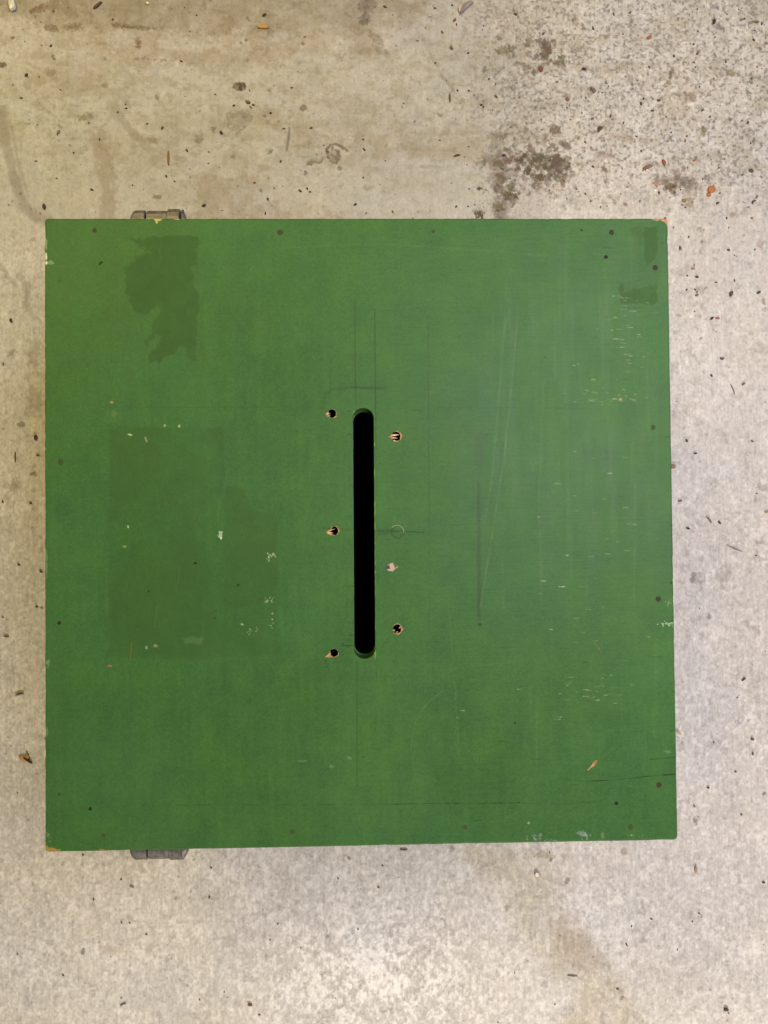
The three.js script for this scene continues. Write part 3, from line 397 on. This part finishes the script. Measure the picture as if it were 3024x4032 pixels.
  const nailG = [0, 1, 2].map((s) => { const p = []; for (let k = 0; k <= 5; k++) p.push(new THREE.Vector2([0, 0.5, 0.82, 0.95, 1, 1][k], [0.16, 0.14, 0.1, 0.02, -0.1, -0.6][k])); const q = new THREE.LatheGeometry(p.reverse(), 14); const a = q.attributes.position; for (let i = 0; i < a.count; i++) { const f = 1 + 0.16 * (fbm(a.getX(i) * 1.3 + s * 9, a.getZ(i) * 1.3 + 4, 2) - 0.5) * 2; a.setX(i, a.getX(i) * f); a.setZ(i, a.getZ(i) * f); } q.computeVertexNormals(); return q; });
  const nails = [[372, 907, 9, 0], [1103, 915, 12, 0], [1706, 911, 7, 2], [2290, 906, 5, 1], [2408, 915, 11, 1], [2386, 1012, 8, 3], [2580, 1054, 11, 1], [2572, 1683, 10, 2], [2592, 2359, 11, 1], [2595, 3091, 11, 1], [2427, 3163, 8, 3], [2483, 3257, 11, 2], [1832, 3258, 9, 2], [1151, 3275, 10, 2], [408, 3291, 8, 2], [355, 3185, 7, 3], [234, 3128, 7, 2], [233, 2453, 7, 3], [239, 1820, 11, 2]];
  nails.forEach(([x, y, r, m], i) => { const c = at(x, y, TOP), o = part('nail_head', nailG[i % 3], nailM[m], lid), s = r * P.mpp; o.scale.set(s, s * 0.7, s); o.position.set(c[0], TOP + 0.00005, c[1]); o.rotation.y = i * 1.7; });
  // the round wooden plug set flush in one hole
  { const c = at(1563, 2094, TOP), r = 21 * P.mpp, q = new THREE.LatheGeometry([[r, -0.002], [r, 0.0001], [r * 0.93, 0.0003], [0, 0.00035]].map((v) => new THREE.Vector2(...v)), 28); q.translate(c[0], TOP, c[1]); const o = part('plug', paintUV(q), paint, lid); o.userData.label = 'green round plug filling one of the drilled holes'; }
  // torn splinters at the drilled holes
  const splM = [[0.40, 0.26, 0.15], [0.30, 0.17, 0.09], [0.50, 0.36, 0.22]].map((c) => new THREE.MeshStandardMaterial({ color: new THREE.Color().setRGB(...c), roughness: 0.8 }));
  const spl = (x0, y0, x1, y1, w, lift, m) => {
    const b = at(x1, y1, TOP), a = at(x0 + (x1 - x0) * 0.28, y0 + (y1 - y0) * 0.28, TOP), L = Math.hypot(b[0] - a[0], b[1] - a[1]), W = w * 0.8 * P.mpp, v = [], ix = [], N = 5;
    for (let k = 0; k <= N; k++) { const t = k / N, hw = W / 2 * (0.5 + 0.5 * Math.sin(2.6 * t + 0.4)) * (1 - 0.75 * t * t), y = lift * Math.sin(t * 2.4) , th = W * 0.22; v.push(t * L, y - th, -hw, t * L, y + th, -hw * 0.3, t * L, y - th, hw); }
    for (let k = 0; k < N; k++) for (let e = 0; e < 3; e++) { const p = k * 3 + e, q = k * 3 + (e + 1) % 3; ix.push(p, q, p + 3, q, q + 3, p + 3); }
    ix.push(0, 2, 1, N * 3, N * 3 + 1, N * 3 + 2);
    const g = new THREE.BufferGeometry(); g.setAttribute('position', new THREE.Float32BufferAttribute(v, 3)); g.setIndex(ix); const q = g.toNonIndexed(); q.computeVertexNormals();
    const o = part('splinter', q, splM[m], lid); o.position.set(a[0], TOP + 0.0002, a[1]); o.rotation.y = -Math.atan2(b[1] - a[1], b[0] - a[0]);
  };
  for (const s of [[1276, 1631, 1300, 1628, 10, 0.0006, 0], [1282, 1640, 1302, 1634, 6, 0.0005, 1], [1526, 1716, 1572, 1712, 11, 0.0010, 2], [1530, 1722, 1566, 1726, 9, 0.0008, 0], [1546, 1732, 1560, 1738, 8, 0.0003, 2], [1524, 1718, 1548, 1722, 8, 0.0006, 1], [1276, 2096, 1320, 2082, 6, 0.0008, 0], [1280, 2098, 1312, 2098, 8, 0.0005, 2], [1290, 2104, 1312, 2106, 6, 0.0004, 1], [1544, 2478, 1556, 2484, 9, 0.0004, 0], [1556, 2492, 1568, 2486, 7, 0.0004, 1], [1580, 2468, 1570, 2474, 6, 0.0003, 2], [1280, 2588, 1304, 2572, 7, 0.0006, 0], [1278, 2592, 1290, 2578, 4, 0.0010, 2], [1290, 2590, 1308, 2582, 6, 0.0004, 1]]) spl(...s);
}
// ------------------------------------------------------------------ grey metal clasps on two opposite sides
const metalT = (() => { const n = 256, d = new Uint8Array(n * n * 4), e = new Uint8Array(n * n * 4); for (let j = 0; j < n; j++) for (let i = 0; i < n; i++) { const t = (j * n + i) * 4, a = fbm(i / 40, j / 6, 4), b = fbm(i / 9 + 40, j / 9, 3), v = 0.78 + 0.34 * (a - 0.5) + 0.3 * (b - 0.5); for (let k = 0; k < 3; k++) d[t + k] = 255 * clamp(v * [1, 0.97, 0.9][k]); e[t] = e[t + 1] = e[t + 2] = 255 * clamp(0.5 + 0.4 * (b - 0.5)); d[t + 3] = e[t + 3] = 255; } const mk = (x, s) => { const q = new THREE.DataTexture(x, n, n, THREE.RGBAFormat); q.magFilter = THREE.LinearFilter; q.wrapS = q.wrapT = THREE.RepeatWrapping; if (s) q.colorSpace = THREE.SRGBColorSpace; q.needsUpdate = true; return q; }; return { map: mk(d, true), roughnessMap: mk(e) }; })();
const steel = new THREE.MeshStandardMaterial({ color: new THREE.Color().setRGB(0.165, 0.165, 0.165), metalness: 0.25, roughness: 1, ...metalT });
const steelD = new THREE.MeshStandardMaterial({ color: new THREE.Color().setRGB(0.10, 0.095, 0.085), metalness: 0.6, roughness: 0.6 });
function clasp(side) {                        // side -1: far edge, +1: near edge; local x along the wall, z outwards
  const c = new THREE.Group(); c.name = 'clasp'; box.add(c);
  const D = 0.012, yC = TOP - D;              // barrel axis depth below the lid
  const edge = side < 0 ? at(620, 859, TOP)[1] : at(620, 3347, TOP)[1];
  const out = side < 0 ? [831, 834, 829] : [3381, 3379, 3384];
  const X = (px) => at(px, side < 0 ? 835 : 3378, yC)[0], Zo = (py) => Math.abs(at(620, py, yC)[1] - edge);
  const piece = (x0, x1, z1, name, taper = [0, 0], m = steel, r = 0.0062) => {
    // rolled knuckle: rounded section in (z, y), lofted along x with chamfered ends
    const sec = [[-0.0005, -r], [z1 - r * 0.75, -r], [z1 - r * 0.25, -r * 0.75], [z1, -r * 0.15], [z1, r * 0.2], [z1 - r * 0.2, r * 0.62], [z1 - r * 0.6, r * 0.9], [z1 - r * 1.1, r], [-0.0005, r]];
    const q0 = taper[0] > 0.2 ? 0.0030 : 0.0006, q1 = taper[1] > 0.2 ? 0.0034 : 0.0006, st = [[x0, 1 - taper[0] - 0.06], [x0 + q0 * 0.25, 1 - taper[0] * 0.55], [x0 + q0 * 0.6, 1 - taper[0] * 0.16], [x0 + q0, 1], [x1 - q1, 1], [x1 - q1 * 0.6, 1 - taper[1] * 0.3], [x1 - q1 * 0.25, 1 - taper[1] * 0.7], [x1, 1 - taper[1] - 0.06]], v = [], uv = [], ix = [], n = sec.length;
    st.forEach(([x, s]) => sec.forEach(([z, y], q) => { v.push(x, yC + y * (0.9 + 0.1 * s), (z < 0 ? z : z * s) * side + edge); uv.push(x * 30, q * 0.06); }));
    for (let k = 0; k < 7; k++) for (let q = 0; q < n; q++) { const a = k * n + q, b = k * n + (q + 1) % n; ix.push(a, b, a + n, b, b + n, a + n); }
    for (let q = 1; q < n - 1; q++) ix.push(0, q + 1, q, 7 * n, 7 * n + q, 7 * n + q + 1);
    if (side < 0) for (let q = 0; q < ix.length; q += 3) [ix[q], ix[q + 1]] = [ix[q + 1], ix[q]];
    const g = new THREE.BufferGeometry(); g.setAttribute('position', new THREE.Float32BufferAttribute(v, 3)); g.setAttribute('uv', new THREE.Float32BufferAttribute(uv, 2)); g.setIndex(ix); const q = g.toNonIndexed(); q.computeVertexNormals(); return part(name, q, m, c);
  };
  if (side < 0) {
    piece(X(522), X(576), Zo(831), 'knuckle', [0.42, 0.05]); piece(X(585), X(664), Zo(833), 'knuckle'); piece(X(664.6), X(712), Zo(826), 'knuckle', [0.12, 0.06]); piece(X(720), X(741), Zo(828), 'end_cap', [0, 0.85]);
  } else {
    piece(X(523), X(584), Zo(3381), 'knuckle', [0.30, 0.02]); piece(X(592), X(671), Zo(3379), 'knuckle'); piece(X(671.6), X(721), Zo(3384), 'knuckle', [0.04, 0]); piece(X(721.6), X(744), Zo(3383), 'end_cap', [0, 0.5]);
  }
  const bar = (x0, x1, y0, y1, z0, z1, name, m) => { const g = new RoundedBoxGeometry(x1 - x0, y1 - y0, z1 - z0, 2, Math.min(0.0009, (z1 - z0) * 0.4)); g.translate((x0 + x1) / 2, (y0 + y1) / 2, edge + side * (z0 + z1) / 2); return part(name, g, m, c); };
  bar(X(530), X(728), yC - 0.005, yC - 0.001, 0.0005, Zo(side < 0 ? 843 : 3369), 'pin', steelD);
  bar(X(536), X(722), TOP - 0.075, yC - 0.0064, -0.0008, 0.0012, 'mounting_plate', steel);
  bar(X(585), X(664), TOP - 0.068, yC - 0.0066, 0.0013, 0.0040, 'lever', steel);
  for (const [x, y] of [[550, 0.032], [705, 0.032], [550, 0.064], [705, 0.064]]) { const g = new THREE.SphereGeometry(0.0022, 12, 8); g.scale(1, 1, 0.5); g.translate(X(x), TOP - y, edge + side * 0.0012); part('rivet', g, steelD, c); }
  return c;
}
clasp(-1); clasp(1);
// ------------------------------------------------------------------ litter lying on the floor
const litM = {}; const litMat = (c, ro = 0.8) => litM[c + ro] ??= new THREE.MeshStandardMaterial({ color: new THREE.Color().setRGB(...seen(...c)), roughness: ro });
function flake(L, W, H, jag, bend, s) {        // irregular flat piece, length along x, resting on y = 0
  const N = 12, v = [], ix = [], ring = (sc, y) => { for (let k = 0; k < N; k++) { const t = k / N * 6.2832, f = 1 + jag * (fbm(Math.cos(t) * 1.8 + s * 7.7, Math.sin(t) * 1.8 + s * 3.1, 3) - 0.5) * 2, x = Math.cos(t) * L / 2 * f * sc, z = Math.sin(t) * W / 2 * f * sc; v.push(x, y + bend * (x / L * 2) ** 2, z + bend * 2.2 * ((x / L * 2) ** 2 - 0.4)); } };
  ring(0.8, 0); ring(1, H * 0.35); ring(0.86, H * 0.85); const c = v.length / 3; v.push(0, H * (0.95 + 0.2 * rnd()), -bend * 0.8, 0, 0, -bend * 0.8);
  for (let r = 0; r < 2; r++) for (let k = 0; k < N; k++) { const a = r * N + k, b = r * N + (k + 1) % N; ix.push(a, a + N, b, b, a + N, b + N); }
  for (let k = 0; k < N; k++) { ix.push(2 * N + k, c, 2 * N + (k + 1) % N, k, (k + 1) % N, c + 1); }
  const g = new THREE.BufferGeometry(); g.setAttribute('position', new THREE.Float32BufferAttribute(v, 3)); g.setIndex(ix); const q = g.toNonIndexed(); q.computeVertexNormals(); return q;
}
const U = F.mpp;
// name, label, category, group, [px, py, length px, width px, angle deg, height px, jag, bend px, colour, roughness]
function litter(name, label, category, group, a) {
  const [x, y, L, W, ang, H = 6, jag = 0.3, bend = 0, col = [80, 66, 50], ro = 0.8] = a, p = at(x, y, 0);
  const o = new THREE.Mesh(flake(L * U, W * U, H * U, jag, bend * U, x * 0.01 + y * 0.003), litMat(col, ro)); o.name = numbered(name);
  o.position.set(p[0], 0.0001, p[1]); o.rotation.y = -ang * Math.PI / 180; o.userData = { label, category }; if (group) o.userData.group = group; scene.add(o); return o;
}
const OR = [176, 112, 66], RU = [134, 84, 56], BK = [44, 34, 30], DK = [76, 58, 46], OL = [112, 100, 66], TN = [176, 146, 100];
const spot = (x, y) => y > 3320 ? 'the clean concrete in front of the box' : y > 860 ? (x > 1500 ? 'the lilac concrete beside the box' : 'the yellow concrete beside the box') : x > 1850 ? 'the speckled concrete behind the box' : 'the stained yellow concrete behind the box';
const one = (name, label, cat, ...a) => litter(name, label, cat, null, a);
one('wood_chip', 'largest orange wood chip, rounded, on the speckled concrete', 'wood chip', 2800, 747, 32, 30, 20, 9, 0.4, 0, OR);
one('wood_chip', 'small orange wood chip touching the largest orange chip', 'wood chip', 2789, 768, 20, 14, 40, 7, 0.4, 0, [170, 104, 58]);
one('wood_chip', 'orange brown chip standing narrow with a darker end', 'wood chip', 2612, 641, 30, 13, 65, 9, 0.45, 1, [150, 80, 40]);
one('wood_chip', 'tiny pointed orange sliver of wood', 'wood chip', 2735, 631, 24, 8, -25, 5, 0.4, 0, [172, 104, 56]);
one('leaf_flake', 'brown folded flake under an added white glint', 'flake', 2546, 662, 42, 16, -32, 8, 0.5, 3, [128, 98, 72]);
one('leaf_flake', 'pale tan curled flake above the box corner', 'flake', 2580, 727, 30, 11, 48, 6, 0.5, 3, [178, 138, 108]);
one('fleck_glint', 'bright white fleck near the tan curled flake', 'fleck', 2579, 751, 13, 8, 35, 5, 0.3, 0, [250, 248, 240], 0.4);
one('fleck_glint', 'white glint on the brown folded flake, added as a pale piece', 'fleck', 2545, 673, 10, 5, -20, 12, 0.3, 0, [250, 246, 236], 0.4);  // highlight of the folded flake, added as a white piece
one('leaf_flake', 'olive tan flake on a dirty smear', 'flake', 2693, 791, 20, 14, 20, 6, 0.4, 0, [142, 118, 66]);
one('wood_splinter', 'straight orange brown splinter of wood', 'splinter', 664, 624, 64, 8, 90, 7, 0.25, 0, [150, 104, 58]);
one('wood_chip', 'yellow wood chip with a rounded end on dirty concrete', 'wood chip', 1037, 108, 50, 19, 5, 10, 0.3, 0, [206, 160, 80]);
one('foil_scrap', 'shiny crumpled white scrap of foil', 'scrap', 52, 25, 44, 28, 75, 22, 0.6, 2, [235, 232, 226], 0.25);
one('fleck_glint', 'glinting pale yellow bead on dirty concrete', 'bead', 582, 16, 12, 12, 0, 9, 0.2, 0, [250, 240, 190], 0.3);
one('paper_scrap', 'pale grey curled scrap of wrapper', 'scrap', 1836, 28, 74, 22, -42, 10, 0.5, 5, [158, 146, 136], 0.5);
one('paper_scrap', 'white rim of a curled wrapper scrap', 'scrap', 1812, 40, 34, 10, -70, 12, 0.4, 3, [226, 214, 196], 0.4);
one('wood_splinter', 'short rusty crumb at the end of the wrapper scrap', 'crumb', 1790, 80, 18, 9, -50, 6, 0.3, 0, RU);
one('wood_chip', 'flat tan half of a broken wood chip', 'wood chip', 91, 2988, 34, 20, 25, 6, 0.4, 0, [190, 150, 100]);
one('wood_chip', 'upright tan half of a broken wood chip', 'wood chip', 110, 2976, 24, 13, 80, 10, 0.35, 0, [166, 128, 88]);
one('wood_splinter', 'dark splinter lying across the broken wood chip', 'splinter', 112, 2992, 40, 6, 33, 14, 0.3, 0, [96, 76, 56]);
one('pebble', 'glassy white pebble on the tan patch', 'pebble', 2112, 3440, 20, 15, 40, 12, 0.3, 0, [240, 230, 208], 0.25);
one('grain_husk', 'pale brown grain husk on clean concrete', 'husk', 2738, 3422, 27, 11, 88, 8, 0.15, 0, [170, 142, 104]);
one('wood_splinter', 'thin brown splinter on the tan patch', 'splinter', 2253, 3841, 42, 5, 6, 4, 0.3, 0, [112, 92, 60]);
one('dirt_crumb', 'dark heart shaped crumb of dirt', 'crumb', 2858, 3972, 19, 13, 10, 9, 0.5, 0, [74, 60, 54]);
one('dirt_crumb', 'red brown brick coloured crumb', 'crumb', 985, 3954, 18, 11, 10, 8, 0.3, 0, [120, 78, 64]);
one('dirt_thread', 'thin bent dark thread on clean concrete', 'thread', 484, 3954, 26, 5, -30, 4, 0.4, 2, [92, 78, 66]);
one('dirt_thread', 'curved grey hair lying on the lilac concrete', 'thread', 2884, 1532, 50, 5, 68, 3, 0.3, 2, [130, 112, 106]);
one('pine_needle', 'long straight grey pine needle', 'needle', 2892, 2160, 70, 5, 23, 4, 0.3, 0, [128, 116, 112]);
one('wood_splinter', 'olive bent sliver beside a dark red seed', 'splinter', 2791, 2046, 34, 8, 52, 5, 0.3, 2, [120, 110, 82]);
one('seed', 'dark red seed beside the olive bent sliver', 'seed', 2832, 2057, 17, 8, 48, 6, 0.25, 0, [84, 50, 50]);
one('wood_splinter', 'short olive block shaped sliver', 'splinter', 2677, 1972, 19, 8, -8, 6, 0.15, 0, [104, 90, 68]);
one('leaf_flake', 'red brown flake touching a black flake', 'flake', 2824, 1253, 18, 9, 5, 5, 0.5, 0, [150, 104, 92]);
one('leaf_flake', 'black flake touching a red brown flake', 'flake', 2802, 1254, 17, 9, -35, 7, 0.35, 0, [48, 36, 34]);
one('wood_chip', 'brown triangular chip poking out beside the box edge', 'wood chip', 2650, 1836, 20, 18, 0, 6, 0.5, 0, [142, 112, 92]);
one('wood_splinter', 'tan sliver poking out beside the box edge', 'splinter', 2671, 2884, 26, 9, 40, 6, 0.3, 0, [190, 158, 112]);
one('wood_chip', 'tan wood chip on smooth lilac concrete', 'wood chip', 3019, 2015, 18, 12, 0, 6, 0.4, 0, [166, 132, 94]);
one('dirt_crumb', 'dark bone shaped crumb on mottled concrete', 'crumb', 2927, 2674, 21, 8, -38, 6, 0.45, 0, [76, 64, 60]);
one('dirt_crumb', 'round red brown crumb above a dark oval seed', 'crumb', 2961, 2909, 14, 12, 0, 8, 0.2, 0, [118, 74, 60]);
one('leaf_flake', 'grey half moon flake on lilac concrete', 'flake', 2843, 1411, 20, 10, 0, 6, 0.3, -2, [78, 72, 72]);
one('wood_splinter', 'thin dark sliver lying on the yellow concrete beside the box', 'splinter', 61, 1800, 42, 6, 90, 5, 0.3, 0, [88, 70, 50]);
one('twig', 'bent dark twig near the broken wood chip', 'twig', 80, 2732, 36, 9, -12, 7, 0.5, 2, [78, 66, 46]);
one('twig', 'short brown stick on smooth yellow concrete', 'twig', 26, 2505, 22, 7, 4, 6, 0.2, 0, [98, 72, 50]);
one('twig', 'knobbly brown twig on dirty concrete', 'twig', 385, 24, 48, 11, -42, 9, 0.5, 0, [98, 74, 54]);
one('wood_splinter', 'olive upright stick on smooth concrete', 'splinter', 1771, 385, 36, 8, 90, 6, 0.2, 0, [108, 96, 66]);
one('wood_splinter', 'olive sliver on the pale speckled concrete', 'splinter', 2976, 87, 26, 9, 3, 6, 0.25, 0, OL);
one('wood_splinter', 'red brown torn sliver beside a straight scuff', 'splinter', 1799, 613, 25, 9, -12, 6, 0.5, 1, [98, 64, 50]);
one('leaf_flake', 'brick red flake under a dark dirt smudge', 'flake', 2129, 274, 22, 18, 60, 7, 0.5, 2, [122, 78, 66]);
one('leaf_flake', 'dark folded brown flake on pitted concrete', 'flake', 2361, 509, 28, 16, -40, 10, 0.5, 2, [88, 62, 52]);
one('leaf_flake', 'brown pointed flake on pitted concrete', 'flake', 2336, 355, 30, 18, 40, 7, 0.6, 0, [112, 96, 82]);
one('leaf_flake', 'dark grey flake with a pale rim', 'flake', 2957, 673, 22, 15, 20, 6, 0.3, 0, [84, 76, 72]);
one('twig', 'small dark hook shaped twig', 'twig', 2966, 796, 24, 8, -45, 6, 0.4, 4, [86, 68, 58]);
one('wood_splinter', 'tan sliver on the clean concrete in front of the box', 'splinter', 520, 3490, 19, 6, 25, 5, 0.2, 0, [140, 116, 84]);
one('twig', 'brown splinter lying close against the front of the box', 'twig', 1590, 3345, 30, 6, 4, 5, 0.3, 0, [120, 96, 62]);
for (const [x, y, s, a, c] of [[2555, 150, 20, -25, [160, 96, 60]], [977, 404, 20, 10, [134, 92, 58]], [998, 414, 12, 0, [104, 82, 58]], [2234, 393, 17, 25, [136, 82, 72]], [1002, 720, 11, 0, [120, 82, 54]], [2677, 978, 17, 80, [110, 76, 60]], [2867, 985, 14, 25, [110, 66, 56]], [2742, 1163, 15, -20, [124, 94, 74]], [2926, 1512, 16, -35, [128, 100, 80]], [232, 521, 18, -60, [160, 122, 94]], [143, 635, 11, 10, [128, 96, 76]], [2960, 860, 11, 20, [146, 104, 96]], [825, 3532, 10, -60, [86, 52, 46]], [2728, 1058, 14, 10, [162, 118, 104]], [1515, 28, 14, 20, [96, 76, 58]], [1712, 33, 11, 0, [116, 86, 72]], [1741, 128, 13, 60, [122, 92, 64]], [2030, 58, 15, 10, [92, 70, 54]], [1777, 190, 16, 60, [128, 98, 76]]]) litter('rust_crumb', 'small rust brown crumb on ' + spot(x, y), 'crumb', 'rust brown crumbs on ' + spot(x, y), [x, y, s, s * 0.62, a, s * 0.45, 0.4, 0, c]);
for (const [x, y, s, a] of [[2986, 1152, 18, -35], [2877, 1157, 24, -72], [2743, 1091, 15, 10], [2708, 2080, 16, 18], [2737, 1785, 15, 5], [2703, 1735, 14, 60], [2963, 2967, 13, 80], [2788, 3101, 12, 20], [2733, 3173, 11, 60], [2895, 3038, 11, 15], [45, 1263, 19, 75], [143, 1724, 24, 85], [12, 1975, 12, 80], [122, 1981, 11, 0], [75, 2223, 13, 30], [163, 2251, 14, 25], [150, 1793, 13, 0], [146, 2389, 12, -5], [12, 2430, 9, 0], [1646, 162, 8, -60], [2298, 273, 18, 10], [2567, 437, 13, 0], [2655, 760, 10, -20], [2824, 801, 15, -30], [1182, 752, 15, 45], [1210, 743, 11, 70], [1221, 756, 10, 0], [1055, 785, 14, 80], [804, 810, 17, -30], [1399, 806, 15, -30], [1041, 61, 18, -30], [1066, 446, 11, 0], [105, 298, 17, -50], [1796, 907, 10, 0], [832, 3416, 9, 45], [369, 3541, 10, -70], [577, 3678, 9, 0], [511, 3633, 8, 0], [479, 3631, 9, 60], [250, 3839, 9, 45], [328, 3366, 9, 0], [176, 815, 24, 80], [363, 748, 14, 20], [224, 703, 9, 30], [2961, 1737, 11, 20], [2979, 1943, 9, 0], [2977, 2188, 10, 0], [2592, 397, 15, 5], [2745, 212, 15, -40], [2765, 435, 13, -40], [2829, 662, 10, 0], [2922, 690, 9, -30], [2523, 410, 16, 70], [2403, 458, 14, -70], [2810, 88, 22, -80], [2778, 532, 0, 0], [1506, 3408, 8, 0], [1490, 3493, 9, 20], [1410, 3658, 7, 0], [2752, 3596, 9, 30], [1845, 358, 10, 0], [1801, 357, 10, 50], [1894, 414, 12, 15], [1925, 312, 11, -35], [1843, 210, 11, -40], [2232, 425, 9, 20], [1983, 613, 16, 5], [1847, 744, 8, 0], [1796, 814, 11, -35], [1845, 578, 8, 0], [1430, 700, 10, 60], [1225, 505, 13, -10], [872, 524, 18, 55], [1118, 507, 11, 0], [640, 505, 14, -60], [655, 695, 12, 70]]) if (s) litter('black_crumb', (s > 13 ? 'larger dark seed sized crumb on ' : 'tiny dark crumb on ') + spot(x, y), 'crumb', (s > 13 ? 'larger' : 'tiny') + ' dark crumbs on ' + spot(x, y), [x, y, s, s * 0.55, a, s * 0.42, 0.3, 0, [[52, 42, 36], [66, 52, 42], [84, 68, 52]][(x + y) % 3]]);
// fine grit nobody could count
{
  const parts = [], cols = [];
  for (let q = 0; q < 4600; q++) {
    const x = rr(-150, 3170), y = rr(-150, 4180);
    if (x > 330 && x < 2480 && y > 1010 && y < 3150) continue;
    const dens = y < 900 ? (x > 1850 ? 1 : x > 1400 ? 0.4 : 0.3) : x > 2600 && y < 1250 ? 0.45 : y < 2600 ? 0.10 : 0.07; if (rnd() > dens) continue;
    const s = (3.2 + 7 * rnd() ** 2.6) * U, g = new THREE.IcosahedronGeometry(s / 2, 0); g.scale(rr(0.8, 1.9), rr(0.5, 0.8), rr(0.6, 1)); g.rotateY(rr(0, 6.28)); const p = at(x, y, 0); g.translate(p[0], s * 0.22, p[1]);
    const t = rnd(), c = t < 0.5 ? [rr(70, 100), rr(58, 84), rr(44, 66)] : t < 0.75 ? [rr(44, 64), rr(36, 52), rr(30, 44)] : t < 0.9 ? [rr(116, 140), rr(92, 112), rr(70, 90)] : [rr(190, 235), rr(184, 225), rr(170, 205)], cc = seen(...c), n = g.attributes.position.count, a = new Float32Array(n * 3);
    for (let i = 0; i < n; i++) a.set(cc, i * 3); g.setAttribute('color', new THREE.BufferAttribute(a, 3)); parts.push(g);
  }
  const o = new THREE.Mesh(mergeGeometries(parts), new THREE.MeshStandardMaterial({ vertexColors: true, roughness: 0.85 })); o.name = 'floor_grit'; o.userData = { kind: 'stuff', label: 'fine dark grit and sawdust strewn over the concrete', category: 'grit' }; scene.add(o);
}
scene.traverse((m) => { if (m.isMesh) { m.castShadow = true; m.receiveShadow = true; } if (m.isLight) m.castShadow = true; });
renderer.render(scene, camera);
